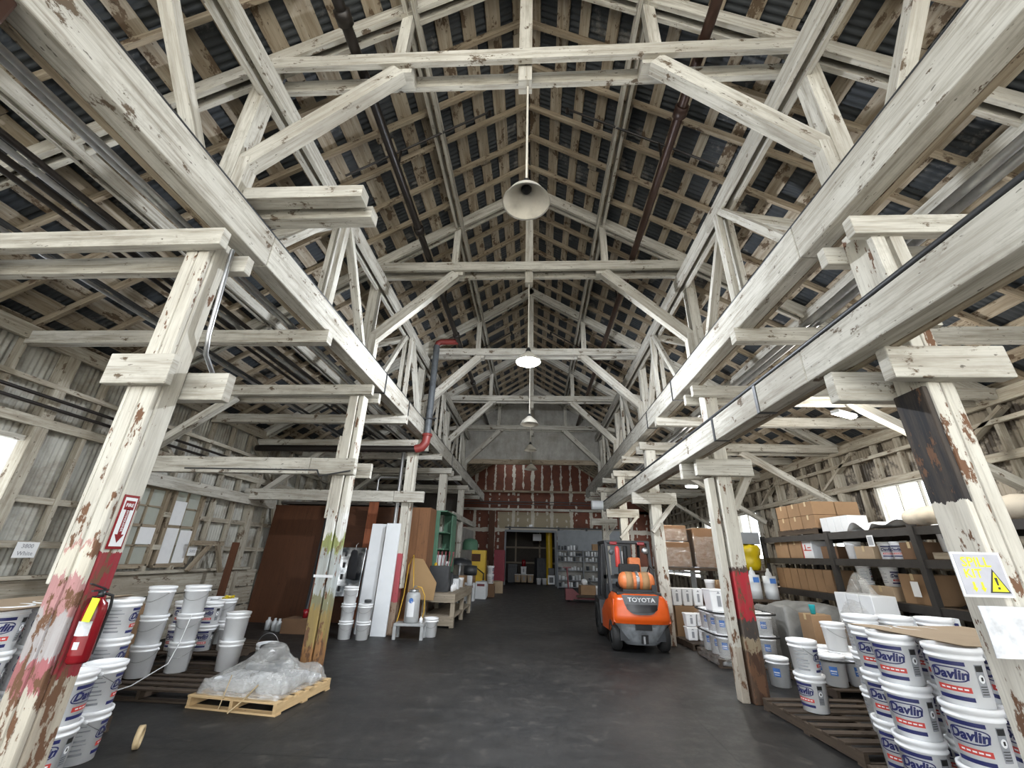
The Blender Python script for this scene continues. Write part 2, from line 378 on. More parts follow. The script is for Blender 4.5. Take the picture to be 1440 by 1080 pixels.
def emit(name, col, st):
    t = NT(name); e = t.node('ShaderNodeEmission'); e.inputs[0].default_value = col + (1,); e.inputs[1].default_value = st; t.link(e.outputs[0], t.out.inputs['Surface']); return t.m
M['bulb'] = emit('lit_bulb', (.90, .95, 1.0), 60)
M['bulb_dim'] = emit('lit_tube', (1.0, .97, .9), 30)
# ------------------------------------------------------------------ the building
XL, XR, Y0, Y1 = -7.0, 7.4, -2.2, 27.0
ZR, SL = 8.95, .632
BAY = 3.6; YT = [2.88 + BAY * k for k in range(5)]
def zr(x): return ZR - SL * abs(x)

mb = MB(); mb.add([(XL - .3, Y0, 0), (XR + .3, Y0, 0), (XR + .3, 32, 0), (XL - .3, 32, 0)], [(0, 1, 2, 3)])
struct(build(mb, 'floor', M['floor']), 'dark stained concrete floor with saw joints')
mb = MB(); mb.add([(-40, -45, -.03), (40, -45, -.03), (40, Y0, -.03), (-40, Y0, -.03)], [(0, 1, 2, 3)])
struct(build(mb, 'floor_outside', M['yard']), 'pale concrete yard outside the open end')

def roof_side(sg):
    side = 'left' if sg < 0 else 'right'; xe = 7.35 if sg < 0 else 7.75
    mb = MB(); n = int((Y1 + .4 - Y0) / .019)
    def fn(u, v):
        y = Y0 - .2 + u * (Y1 + .6 - Y0); k = int(round(u * n)); w = .011 * math.sin(k * pi / 2) 
        x = v * xe; return (sg * x + w * .53 * sg, y, ZR - SL * x + w * .85 + .02)
    mb.grid(fn, n, 24)
    keep = [i for i, f in enumerate(mb.f) if not (sg < 0 and 23.6 < sum(mb.v[k][1] for k in f) / 4 < 26.6 and .5 < abs(sum(mb.v[k][0] for k in f) / 4) < 2.3)]
    mb.f = [mb.f[i] for i in keep]; mb.uv = [mb.uv[i] for i in keep]; mb.mi = [mb.mi[i] for i in keep]; mb.sm = [mb.sm[i] for i in keep]
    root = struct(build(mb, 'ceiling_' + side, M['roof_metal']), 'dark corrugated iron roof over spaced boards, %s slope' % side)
    mb = MB(); mb.prism([(sg * .4, 23.5, zr(.4) + .06), (sg * 2.7, 23.5, zr(2.7) + .06), (sg * 2.7, 26.7, zr(2.7) + .06), (sg * .4, 26.7, zr(.4) + .06)], (0, 0, .01))
    if sg < 0: build(mb, 'added_rooflight', M['glass'], root)  # unseen glazed opening, added to bring daylight down into the far end
    mb = MB(); mb.prism([(0, Y0 - .1, ZR + .09), (sg * .28, Y0 - .1, ZR + .09 - SL * .28), (sg * .28, Y0 - .1, ZR + .06 - SL * .28), (0, Y0 - .1, ZR + .06)], (0, Y1 - Y0 + .3, 0)); build(mb, 'ridge_cap', M['roof_metal'], root)
    # spaced boards along the building
    sp, wd = (.41, .235) if sg < 0 else (.41, .165)
    ln = xe / math.cos(math.atan(SL)); k = 0; s = .16
    a = math.atan(SL); nrm = Vector((sg * math.sin(a), 0, math.cos(a)))
    while s < ln - .1:
        w = wd * R.uniform(.82, 1.2); x = s * math.cos(a); mb = MB(); y = Y0
        while y < Y1:
            L = min(R.uniform(2.6, 5.5), Y1 - y); dx = R.uniform(-.03, .03); ww = w * R.uniform(.9, 1.1)
            if R.random() > .04 and not (sg < 0 and 18 < y and .5 < x < 2.3 and y + L > 23.6):
                p = Vector((sg * (x + dx), 0, zr(x + dx))) - nrm * .012
                mb.beam((p.x, y + .004, p.z), (p.x, y + L - .004, p.z), ww, .022, up=nrm)
            y += L
        build(mb, 'sheathing_board', M['deck_wood'], root); s += sp
    # common rafters
    y = 2.88 - .6 * 8
    while y < Y1:
        if all(abs(y - t) > .2 for t in YT):
            mb = MB(); p0 = Vector((sg * .05, y, ZR - SL * .05)) - nrm * .073; p1 = Vector((sg * (xe - .1), y, zr(xe - .1))) - nrm * .073
            j = R.uniform(-.03, .03); p0.y += j; p1.y += R.uniform(-.04, .04); mb.beam(p0, p1, .048, .10, up=nrm); build(mb, 'rafter', M['dirty_wood'], root)
        y += .6
    # longitudinal purlins, each a pair of planks with a slot between
    for xp in (1.42, 4.9):
        for d in (-.055, .055):
            mb = MB(); z = zr(xp) - .235; yy = Y0
            while yy < 17.4:
                L = min(3.6, 17.4 - yy); mb.beam((sg * xp + d, yy, z + R.uniform(-.01, .01)), (sg * xp + d, yy + L, z), .045, .16); yy += L
            build(mb, 'purlin', M['white_wood'], root)
    return root
roof_side(-1); roof_side(1)

ORD = ['nearest', 'second', 'third', 'fourth', 'fifth']
# trusses across the nave
for k, y in enumerate(YT):
    t = thing('roof_truss', 'whitewashed timber roof truss across the nave, %s from the front' % ORD[k], 'roof truss', (0, y, 0), group=None)
    a = math.atan(SL)
    for sg, side in ((-1, 'left'), (1, 'right')):
        nrm = Vector((sg * math.sin(a), 0, math.cos(a))); xe = 7.0 if sg < 0 else 7.4
        for d in (-.062, .062):
            mb = MB(); p0 = Vector((sg * .02, d, ZR - .02)) - nrm * .13; p1 = Vector((sg * xe, d, zr(xe))) - nrm * .13
            mb.beam(p0, p1, .05, .21, up=nrm); build(mb, 'principal_rafter', M['white_wood'], t)
        mb = MB(); mb.beam((sg * 1.46, 0, 6.85), (sg * 1.46, 0, zr(1.46) - .2), .13, .10, up=(0, 1, 0)); build(mb, 'short_post', M['white_wood'], t)
        mb = MB(); mb.beam((sg * 1.42, -.03, 6.64), (sg * 2.86, -.03, 5.22), .19, .13, up=(0, 1, 0)); build(mb, 'knee_brace', M['white_wood'], t)
        mb = MB(); mb.beam((sg * 2.96, -.02, 4.74), (sg * 2.96, -.02, zr(2.96) - .2), .17, .17, up=(0, 1, 0)); build(mb, 'queen_post', M['white_wood'], t)
        mb = MB(); mb.beam((sg * 2.82, -.03, 4.76), (sg * 2.82, -.03, 5.30), .12, .14, up=(0, 1, 0)); build(mb, 'brace_block', M['white_wood'], t)
        mb = MB(); mb.box((sg * 1.36, .04, 6.72), (.16, .20, .2)); build(mb, 'spacer_block', M['white_wood'], t)
    for d in (-.09, .17):
        mb = MB(); mb.beam((-2.92, d, 6.79 - .0 * d), (2.92, d, 6.77), .06, .19); build(mb, 'collar_tie', M['white_wood'], t)
    mb = MB(); mb.beam((0, .04, 6.45), (0, .04, ZR - .1), .15, .15, up=(0, 1, 0)); build(mb, 'king_post', M['white_wood'], t)

# longitudinal lattice between crane beam and roof plate
for sg, side in ((-1, 'left'), (1, 'right')):
    t = thing('lattice_girder', 'whitewashed lattice of struts above the %s crane beam' % side, 'lattice girder', (sg * 2.82, 0, 0))
    for d in (-.07, .07):
        mb = MB(); y = Y0
        while y < 17.4:
            L = min(3.6, 17.4 - y); mb.beam((d, y, 6.36), (d, y + L, 6.36), .055, .24); y += L
        build(mb, 'top_plate', M['white_wood'], t)
    for k in range(-1, 4):
        ym = 2.88 + BAY * k + BAY / 2
        for d in (-.07, .07):
            mb = MB(); mb.beam((d, ym - .02, 4.76), (d, ym, 6.26), .07, .11, up=(0, 1, 0)); build(mb, 'strut', M['white_wood'], t)
        for d, ye in ((0.05, ym + 1.2), (-.05, ym - 1.15)):
            mb = MB(); mb.beam((d, ye, 4.78), (d, ym + (.08 if ye > ym else -.08), 6.28), .09, .12 if ye > ym else .07, up=(1, 0, 0)); build(mb, 'diagonal', M['white_wood'], t)
        mb = MB(); mb.beam((0, ym, 6.28), (sg * 1.15, ym, 6.02), .07, .15); build(mb, 'outrigger', M['white_wood'], t)

# crane beams
def crane_beam(x, z, y0, y1, w, h, label, rail=True, straps=(), seam=True):
    t = thing('crane_beam', label, 'crane beam', (x, 0, z)); mb = MB(); y = y0; k = 0
    while y < y1:
        L = min(7.2 if k else 5.5, y1 - y); mb.beam((0, y, 0), (0, y + L - .006, 0), w, h); y += L; k += 1
    bevel(build(mb, 'beam', M['white_wood'], t), .012)
    mb = MB(); sgn = -1 if x > 0 else 1
    mb.beam((-sgn * (w / 2 + .03), y0, -h / 2 + .04), (-sgn * (w / 2 + .03), y1 - .5, -h / 2 + .04), .06, .09); build(mb, 'side_batten', M['dirty_wood'], t)
    mb = MB(); mb.tube([(sgn * .06, y0, h / 2 + .028), (sgn * .06, y1, h / 2 + .028)], .022); build(mb, 'rail', M['dark_steel'], t)
    for ys in straps:
        mb = MB()
        for sx in (-1, 1): mb.box((sx * (w / 2 + .004), ys, 0), (.008, .05, h + .01))
        mb.box((0, ys, -h / 2 - .004), (w, .05, .008)); build(mb, 'iron_strap', M['dark_steel'], t)
    return t
crane_beam(-2.76, 4.54, Y0, 23.2, .2, .38, 'long whitewashed crane beam with a pipe on top, left of the nave', straps=(6.9, 8.4, 13.6))
crane_beam(2.76, 4.54, Y0, 21.0, .2, .38, 'long whitewashed crane beam high on the right of the nave', straps=(7.2, 9.0))
t = crane_beam(2.50, 3.20, Y0, 14.4, .17, .29, 'lower skewed crane beam resting on the right post brackets', straps=(4.1, 5.2))
mb = MB(); mb.lathe([(.0, -.2), (.15, -.2), (.15, .22), (.13, .22), (.0, .16)], 18, axis='x', smooth=False)
tag(build(mb, 'floodlight', M['white_panel'], None, (2.24, 14.42, 3.26)), 'grey can floodlight at the far end of the lower crane beam', 'lamp')
# cantilevered bracket planks on the left crane beam
for k, (yy, z, x1) in enumerate(((2.93, 4.865, -1.56), (3.17, 4.84, -1.55))):
    mb = MB(); mb.beam((-3.4, yy, z + .015), (x1, yy, z + .015), .15, .145)
    tag(bevel(build(mb, 'bracket_beam', M['white_wood'])), ['square timber stub jutting over the left crane beam, the higher one', 'square timber stub jutting over the left crane beam, the lower one behind'][k], 'timber beam')

# columns
def column(x, y, pieces, label, top=4.1):
    t = thing('timber_column', label, 'column', (x, y, 0))
    for (nm, cx, cy, w, d, z0, z1, mat) in pieces:
        mb = MB(); mb.beam((0, 0, z0), (0, 0, z1), w, d, up=(0, 1, 0)); bevel(build(mb, nm, M[mat] if isinstance(mat, str) else mat, t, (cx, cy, 0)), .012)
    return t
colL = []
c = column(-2.90, 2.88, [('post', .0, .03, .215, .165, 0, 4.3, 'post_red'), ('front_plank', -.055, -.082, .105, .05, 0, 4.3, 'post_pink'), ('front_plank', .053, -.080, .105, .046, 0, 4.3, 'post_pink'), ('side_plank', -.125, -.02, .03, .17, 1.4, 3.0, 'post_white')], 'nearest left timber column with red band and fire extinguisher'); colL.append(c)
mb = MB(); mb.beam((-.28, -.16, 2.90), (.24, -.16, 2.90), .06, .25); bevel(build(mb, 'bolster', M['white_wood'], c))
mb = MB(); mb.beam((-.35, .17, 2.88), (.46, .17, 2.88), .09, .24); bevel(build(mb, 'bolster', M['white_wood'], c))
c = column(-2.92, 6.46, [('post', -.04, 0, .15, .2, 0, 4.1, 'post_green'), ('post', .09, .02, .08, .2, 0, 4.1, 'post_green'), ('side_plank', -.17, .03, .05, .12, 2.1, 3.4, 'post_white')], 'second left column with green weathered paint and rust below'); colL.append(c)
mb = MB(); mb.box((.0, -.10, 1.30), (.28, .012, .035)); build(mb, 'tape_band', M['paper'], c)
for z in (2.92, 2.80):
    mb = MB(); mb.beam((-.2, .16, z), (.36, .16, z), .08, .115); build(mb, 'bolster', M['white_wood'], c)
c = column(-2.95, 10.05, [('post', -.02, 0, .17, .2, 0, 4.1, 'post_far_red'), ('post', .10, .02, .06, .18, 0.9, 4.1, 'post_white')], 'third left column with a pinkish red band beside the white panels')
c = column(-2.92, 13.7, [('post', 0, 0, .25, .25, 0, 4.15, 'post_white')], 'fourth left column, pale, above the green cabinet')
c = column(-2.92, 17.3, [('post', 0, 0, .24, .24, 0, 4.15, 'post_white')], 'fifth left column, pale, near the far wall')

m_blk = painted_post('post_black', [(0, (.6, .57, .5)), (2.02, (.022, .022, .024))]); 
c = column(2.97, 2.88, [('side_plank', -.16, .0, .04, .25, 0, 2.80, m_blk), ('post', -.0965, 0, .083, .26, 0, 4.3, 'post_worn'), ('filler_strip', -.05, .01, .02, .2, 0, 4.0, 'brown_ply'), ('post', -.0, .0, .088, .25, 0, 4.3, 'post_worn')], 'nearest right column with a black upper panel and the spill sign')
for yy, x0, x1, z in ((-.18, -.42, .36, 2.94), (.19, -.55, .32, 2.91)):
    mb = MB(); mb.beam((x0, yy, z), (x1, yy, z), .10, .24); bevel(build(mb, 'bolster', M['white_wood'], c), .012)
for dx in (-.11, .03):
    mb = MB(); mb.beam((dx, -.155, 3.25), (dx, -.14, 4.25), .10, .05, up=(0, 1, 0)); build(mb, 'splice_plank', M['white_wood'], c)
c = column(2.93, 6.46, [('post', .03, 0, .2, .22, 0, 4.15, 'post_red_b'), ('side_post', -.15, .02, .10, .16, 0, 2.80, 'post_white')], 'second right column with bright red band and black scorched base')
mb = MB(); mb.beam((-.40, -.17, 2.93), (.42, -.17, 2.93), .10, .25); bevel(build(mb, 'bolster', M['white_wood'], c), .012)
mb = MB(); mb.beam((-.50, .18, 2.93), (.45, .18, 2.93), .10, .25); bevel(build(mb, 'bolster', M['white_wood'], c), .012)
mb = MB(); mb.beam((.12, -.02, 2.35), (.42, -.02, 2.85), .10, .12, up=(0, 1, 0)); build(mb, 'knee_brace', M['white_wood'], c)
for k, yy in ((2, 10.05), (3, 13.7), (4, 17.3)):
    c = column(2.92, yy, [('post', 0, 0, .24, .24, 0, 4.15, 'post_white')], ['', '', 'third right column, worn white, right behind the forklift', 'fourth right column, white, with a bracket below the crane beam', 'fifth right column, white, nearest the far wall'][k])
    mb = MB(); mb.beam((-.55, -.17, 2.93), (.45, -.17, 2.93), .09, .25); build(mb, 'bolster', M['white_wood'], c)
    mb = MB(); mb.beam((-.16, -.17, 2.2), (.40, -.17, 2.85), .09, .11, up=(0, 1, 0)); build(mb, 'knee_brace', M['white_wood'], c)

# aisle tie beams above head height
n = 0
for sg, side in ((-1, 'left'), (1, 'right')):
    xe = 6.95 if sg < 0 else 7.35
    for k in range(0, 12):
        y = 2.88 + k * BAY / 2 - (0 if k else 0)
        if y > 22.6: break
        x0 = 2.62 if (sg < 0) else 2.66
        if k % 2 == 0 and k <= 8:
            t = thing('aisle_beam', '%s aisle tie beam, paired planks clasping the %s column' % (side, ORD[k // 2]), 'timber beam', (0, y, 0))
            for d in (-.17, .17):
                mb = MB(); mb.beam((sg * x0, d, 4.14 + (.03 if d < 0 else 0)), (sg * xe, d, 4.14), .09, .18); bevel(build(mb, 'plank', M['white_wood'], t), .008)
            mb = MB(); mb.beam((sg * (5.1), -.05, 4.08), (sg * (xe - .12), -.05, 2.75), .12, .13, up=(0, 1, 0)); build(mb, 'wall_brace', M['white_wood'], t)
        else:
            lab = '%s aisle tie beam, single timber between the %s and next column' % (side, ORD[min(4, k // 2)]) if k < 9 else '%s aisle far tie beam, %s beyond the gable' % (side, ['first', 'second', 'third'][k - 9])
            mb = MB(); mb.beam((sg * 2.62, 0, 4.27), (sg * xe, 0, 4.27), .13, .19)
            tag(bevel(build(mb, 'aisle_beam', M['white_wood'], None, (0, y, 0)), .008), lab, 'timber beam')
for (nm, p0, p1, h, lab) in (
    ('cross_beam', (-6.9, 6.28, 2.86), (-2.68, 6.28, 2.86), .25, 'cream cross beam low in the left aisle at the second column'),
    ('cross_beam', (-6.9, 9.86, 2.86), (-2.5, 9.86, 2.86), .25, 'pale spliced cross beam low in the left aisle at the third column')):
    mb = MB(); xm = p1[0] - .72; mb.beam(p0, (xm, p0[1], p0[2]), .11, h); mb.beam((xm + .006, p0[1], p0[2]), p1, .11, h)
    tag(bevel(build(mb, nm, M['white_wood']), .008), lab, 'timber beam')
mb = MB(); mb.beam((-6.9, 3.1, 3.25), (-5.6, 3.1, 4.05), .1, .13, up=(0, 1, 0)); 
tag(build(mb, 'wall_brace', M['white_wood']), 'short diagonal brace at the left wall beside the nearest column', 'timber brace')

# ------------------------------------------------------------------ walls
def corrugated(mb, axis, c, a0, a1, z0, z1, per=.076, amp=.012):
    n = max(2, int(round((a1 - a0) / (per / 6))))
    def fn(u, v):
        a = a0 + (a1 - a0) * u; w = amp * math.sin(2 * pi * a / per); z = z0 + (z1 - z0) * v
        return (c + w, a, z) if axis == 'x' else (a, c + w, z)
    mb.grid(fn, n, 1, uvs=(a1 - a0, z1 - z0))
def wall_x(name, x, y0, y1, ztop, holes, mat, lab):
    mb = MB(); ys = sorted(set([y0, y1] + [h[0] for h in holes] + [h[1] for h in holes]))
    for a, b in zip(ys[:-1], ys[1:]):
        hs = [h for h in holes if h[0] <= a + 1e-6 and h[1] >= b - 1e-6]
        if not hs: corrugated(mb, 'x', x, a, b, 0, ztop)
        else: corrugated(mb, 'x', x, a, b, 0, hs[0][2]); corrugated(mb, 'x', x, a, b, hs[0][3], ztop)
    return struct(build(mb, name, mat), lab)
HL = [(3.75, 5.22, 1.75, 2.98), (7.10, 7.80, 1.30, 2.66), (7.95, 8.70, 1.30, 2.70)]
HR = [(7.75, 9.25, 2.2, 3.16), (10.6, 12.2, 1.9, 3.12), (14.3, 15.7, 1.7, 3.15), (17.3, 18.8, 1.7, 3.15), (4.3, 5.8, 1.7, 3.1), (20.0, 26.4, .9, 2.9)]
wl = wall_x('wall_left', XL - .06, Y0, Y1, zr(7) + .05, HL, M['wall_metal'], 'whitewashed corrugated left wall with timber studs')
wr = wall_x('wall_right', XR + .06, Y0, Y1, zr(7.4) + .05, HR, M['wall_peel'], 'peeling boarded right wall with timber studs')
def framing(w, x, sg, holes, zt):
    inx = x - sg * .05
    y = .3; k = 0
    while y < 24:
        if not any(h[0] + .05 < y < h[1] - .05 for h in holes):
            big = (k % 4 == 0); mb = MB(); mb.beam((inx, y, 0), (inx, y, zt), .17 if big else .10, .16 if big else .06, up=(0, 1, 0)); build(mb, 'stud', M['frame_wood'], w)
        else:
            for z0, z1 in ((0, [h for h in holes if h[0] + .05 < y < h[1] - .05][0][2]), ([h for h in holes if h[0] + .05 < y < h[1] - .05][0][3], zt)):
                mb = MB(); mb.beam((inx, y, z0), (inx, y, z1), .10, .06, up=(0, 1, 0)); build(mb, 'stud', M['frame_wood'], w)
        y += .62; k += 1
    for z, h in ((zt - .1, .2), (3.22, .13), (3.75, .07)):
        mb = MB(); mb.beam((inx - sg * .06, Y0, z), (inx - sg * .06, 24, z), .07, h); build(mb, 'girt', M['frame_wood'], w)
    # short girt rails below window height, broken at openings
    for z in (1.1, 1.62, 2.2):
        y = .3
        segs = [(.3, 24)]
        for hh in holes:
            if hh[2] < z < hh[3]:
                segs = [q for s in segs for q in ([(s[0], hh[0]), (hh[1], s[1])] if s[0] < hh[0] and s[1] > hh[1] else [s])]
        for a, b in segs:
            mb = MB(); mb.beam((inx - sg * .01, a, z), (inx - sg * .01, b, z), .05, .09); build(mb, 'girt', M['frame_wood'], w)
    for y in (3.0, 6.3, 9.6, 12.6, 16, 19.5):
        mb = MB(); mb.beam((inx - sg * .03, y, zt - .25), (inx - sg * .03, y + 1.15, 3.28), .06, .13, up=(1, 0, 0)); build(mb, 'brace', M['frame_wood'], w)
        mb = MB(); mb.beam((inx - sg * .03, y + 2.2, 1.15), (inx - sg * .03, y + 1.3, 3.2), .05, .11, up=(1, 0, 0))
        if not any(h[0] < y + 2.2 and h[1] > y + 1.3 for h in holes): build(mb, 'brace', M['frame_wood'], w)
framing(wl, XL, -1, HL, zr(7) - .08); framing(wr, XR, 1, HR, zr(7.4) - .08)
mb = MB()
for z in (.2, .6, .98): mb.beam((XL + .09, Y0, z), (XL + .09, 11, z), .04, .36)
mb.beam((XL + .13, Y0, 1.2), (XL + .13, 10.6, 1.2), .14, .05)
build(mb, 'wainscot', M['frame_wood'], wl)

def window(i, x, h, sg, pane, rows, cols, papers=(), frame='white_wood', lab=''):
    y0, y1, z0, z1 = h; mb = MB()
    for (a, b) in (((x, y0, z0), (x, y1, z0)), ((x, y0, z1), (x, y1, z1))): mb.beam(a, b, .12, .07)
    for y in (y0, y1): mb.beam((x, y, z0), (x, y, z1), .07, .12, up=(1, 0, 0))
    for k in range(1, cols): y = y0 + (y1 - y0) * k / cols; mb.beam((x, y, z0), (x, y, z1), .028, .05, up=(1, 0, 0))
    for k in range(1, rows): z = z0 + (z1 - z0) * k / rows; mb.beam((x, y0, z), (x, y1, z), .05, .05 if k * 2 == rows else .028)
    w = struct(build(mb, 'window_%d' % i, M[frame]), lab)
    mb = MB(); mb.box((x + sg * .02, (y0 + y1) / 2, (z0 + z1) / 2), (.006, y1 - y0, z1 - z0)); build(mb, 'pane', M[pane], w)
    for (a, b, c, d) in papers:
        mb = MB(); mb.box((x - sg * .03, y0 + (y1 - y0) * (a + b) / 2, z0 + (z1 - z0) * (c + d) / 2), (.004, (y1 - y0) * (b - a), (z1 - z0) * (d - c))); q = build(mb, 'paper_sheet', M['paper'], w)
    return w
window(1, XL - .0, HL[0], -1, 'glass', 1, 1, lab='bright bare window in the left wall nearest the camera')
window(2, XL - .0, HL[1], -1, 'dirty_glass', 4, 2, ((.5, .95, .27, .48),), 'dirty_wood', lab='grimy sash window with one taped sheet')
window(3, XL - .0, HL[2], -1, 'dirty_glass', 4, 2, ((.06, .48, .52, .84), (.03, .48, .02, .48), (.55, .95, .03, .46)), 'dirty_wood', lab='grimy sash window covered by three paper sheets')
window(4, XR, HR[0], 1, 'glass', 1, 3, lab='glaring window above the right rack')
window(5, XR, HR[1], 1, 'glass', 1, 4, lab='glaring wide window behind the right rack')
window(6, XR, HR[2], 1, 'glass', 1, 2, lab='glaring window behind the grey sack')
window(7, XR, HR[3], 1, 'glass', 1, 2, lab='farthest glaring window in the right wall')
window(9, XR, HR[5], 1, 'glass', 1, 5, lab='added unseen window letting daylight into the far end')  # added opening, hidden from view, to brighten the far end
window(8, XR, HR[4], 1, 'glass', 1, 2, lab='right wall window hidden by the nearest column')

# gable partition hanging at the fifth truss
mb = MB(); x = -2.95
while x < 2.95:
    xm = min(x + .10, 2.95); z0 = 5.30
    d = R.uniform(0, .012); mb.prism([(x - .002, 17.5 + d, z0), (xm + .002, 17.5 + d, z0), (xm + .002, 17.5 + d, zr(xm) - .03), (x - .002, 17.5 + d, zr(x) - .03)], (0, .022, 0)); x = xm
g = struct(build(mb, 'wall_gable', M['gable_board']), 'grey vertical boarded gable hanging over the far end of the nave')
mb = MB(); mb.box((0, 17.46, 5.32), (5.9, .14, .2)); build(mb, 'bottom_rail', M['dirty_wood'], g)

# far wall with doorway
DX0, DX1, DZ = -1.62, 1.38, 2.98
mb = MB(); th = .1
def slab(x0, x1, z0, z1): mb.box(((x0 + x1) / 2, Y1 + th / 2, (z0 + z1) / 2), (x1 - x0, th, z1 - z0))
slab(XL - .2, DX0, 0, DZ); slab(DX1, XR + .2, 0, DZ); slab(XL - .2, XR + .2, DZ, 4.35); 
mb.prism([(XL - .2, Y1, 4.35), (XR + .2, Y1, 4.35), (XR + .2, Y1, zr(7.6)), (0, Y1, ZR), (XL - .2, Y1, zr(7.2))], (0, th, 0))
wb = struct(build(mb, 'wall_back', M['mud']), 'red brown patched panel wall at the far end')
for (z, r, nm, mt) in ((5.42, .06, 'ledge', 'dirty_wood'), (4.78, .025, 'conduit', 'dark_steel'), (4.62, .02, 'conduit', 'dark_steel'), (4.3, .07, 'ledge', 'white_wood')):
    mb = MB(); mb.beam((-4.6, Y1 - .06, z), (4.6, Y1 - .06, z), r * 1.6, r * 2); build(mb, nm, M[mt], wb)
mb = MB(); mb.box((-2.55, Y1 - .08, 2.1), (.38, .14, 4.2)); build(mb, 'pilaster', M['brown_ply'], wb)
mb = MB()
mb.box((DX0 - .05, Y1 - .05, DZ / 2), (.1, .2, DZ)); mb.box((DX1 + .05, Y1 - .05, DZ / 2), (.14, .2, DZ)); mb.box(((DX0 + DX1) / 2, Y1 - .05, DZ + .05), (DX1 - DX0 + .2, .2, .12))
struct(build(mb, 'door_1', M['grey_paint']), 'grey framed open doorway in the far wall')
# room behind the doorway
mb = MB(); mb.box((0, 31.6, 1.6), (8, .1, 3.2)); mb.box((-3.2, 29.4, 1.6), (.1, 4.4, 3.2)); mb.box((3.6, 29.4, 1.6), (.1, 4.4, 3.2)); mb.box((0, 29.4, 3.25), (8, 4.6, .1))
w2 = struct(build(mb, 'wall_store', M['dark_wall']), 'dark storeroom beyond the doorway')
for z in (1.15, 2.15):
    mb = MB(); mb.box((0, 31.4, z), (6, .08, .12)); build(mb, 'girt', M['bench_wood'], w2)
for x in (-1.2, .5):
    mb = MB(); mb.box((x, 31.4, 1.6), (.12, .1, 3.1)); build(mb, 'stud', M['bench_wood'], w2)

# ------------------------------------------------------------------ pipes, conduits
def pipe(nm, pts, r, mat, lab, cat, n=10, coup=()):
    if not coup: return tag(build((lambda m: (m.tube(pts, r, n), m)[1])(MB()), nm, mat), lab, cat)
    t = thing(nm, lab, cat, pts[0]); o = Vector(pts[0]); mb = MB(); mb.tube([Vector(p) - o for p in pts], r, n); build(mb, 'pipe_run', mat, t)
    for c in coup:
        mb = MB(); mb.lathe([(r * 1.0, -.07), (r * 1.45, -.065), (r * 1.45, .065), (r * 1.0, .07)], 12, axis='y'); q = build(mb, 'coupling', mat, t, Vector(c) - o)
    return t
pl = pipe('sprinkler_main', [(-1.96, Y0, 6.97), (-1.96, 17.4, 6.97)], .062, M['black_pipe'], 'black sprinkler main running under the left roof slope', 'pipe', 12, [(-1.96, y, 6.97) for y in (2.45, 5.6, 9.4, 12.6)])
pr = pipe('sprinkler_main', [(1.98, Y0, 6.97), (1.98, 17.4, 6.97)], .060, M['rust_pipe'], 'rusty brown sprinkler main running under the right roof slope', 'pipe', 12, [(1.98, y, 6.97) for y in (3.6, 7.2, 11)])
for k, y in enumerate((4.35, 7.9, 11.4)):
    for sg, side, par in ((-1, 'left', pl), (1, 'right', pr)):
        x0, x1 = sg * 2.75, sg * .62; o = Vector(par.location)
        mb = MB(); mb.tube([Vector((x0, y, zr(x0) - .34)) - o, Vector((x1, y, zr(x1) - .34)) - o], .018, 6)
        mb.tube([Vector((x1, y, zr(x1) - .34)) - o, Vector((x1, y, zr(x1) - .44)) - o], .03, 6); mb.tube([Vector((sg * 1.96, y, 6.97)) - o, Vector((sg * 1.96, y, zr(1.96) - .34)) - o], .02, 6); build(mb, 'branch_line', M['black_pipe'], par)
t = thing('riser_pipe', 'thick dark drop pipe with red elbows joining the left sprinkler main', 'pipe', (-2.55, 9.75, 0))
mb = MB(); mb.tube([(0, 0, 4.25), (0, 0, 6.85)], .085, 12); build(mb, 'riser', M['grey_iron'], t)
mb = MB(); mb.tube([(0, 0, 6.82), (.03, 0, 6.93), (.12, 0, 6.97), (.58, 0, 6.97)], .08, 12); build(mb, 'upper_elbow', M['red_paint'], t)
mb = MB(); mb.tube([(0, 0, 4.34), (-.02, 0, 4.15), (-.10, 0, 4.03), (-.26, 0, 3.99)], .105, 12); mb.lathe([(.10, -.03), (.13, -.03), (.13, .03), (.10, .03)], 12, c=(0, 0, 4.34)); build(mb, 'lower_elbow', M['red_paint'], t)
mb = MB(); mb.tube([(-.2, 0, 3.99), (-4.3, 0, 3.97)], .082, 12); build(mb, 'horizontal_run', M['black_pipe'], t)
mb = MB(); mb.box((0, -.09, 4.75), (.42, .03, .03)); build(mb, 'clamp', M['dark_steel'], t)
k = 0
for x, r, mt in ((-3.14, .024, 'steel'), (-3.21, .024, 'steel'), (-3.82, .030, 'black_pipe'), (-3.93, .028, 'steel'), (-4.05, .030, 'black_pipe'), (-4.2, .026, 'black_pipe'), (-4.9, .026, 'dark_steel'), (-5.02, .026, 'steel'), (3.55, .04, 'steel'), (3.68, .04, 'steel'), (4.5, .03, 'dark_steel')):
    labs = {-3.14: 'thin bright conduit nearest the left crane beam', -3.21: 'thin bright conduit just outside the first one on the left', -3.82: 'black pipe, first of the bundle over the left aisle beams', -3.93: 'grey pipe between two black ones over the left aisle', -4.05: 'black pipe, middle of the bundle over the left aisle beams', -4.2: 'black pipe, outermost of the bundle over the left aisle', -4.9: 'dark conduit deep in the left aisle', -5.02: 'pale conduit deep in the left aisle', 3.55: 'bright galvanised pipe above the right aisle, inner one', 3.68: 'bright galvanised pipe above the right aisle, outer one', 4.5: 'dark pipe farther out above the right aisle'}
    pipe('conduit', [(x, Y0, 4.40 + r), (x, 20, 4.40 + r)], r, M[mt], labs[x], 'pipe', 8)
pipe('conduit', [(-2.75, 2.95, 4.25), (-2.74, 2.95, 4.05), (-2.72, 2.98, 3.35), (-2.75, 3.05, 3.2), (-2.85, 3.3, 3.12)], .02, M['steel'], 'bent conduit dropping beside the nearest left column', 'pipe', 8)
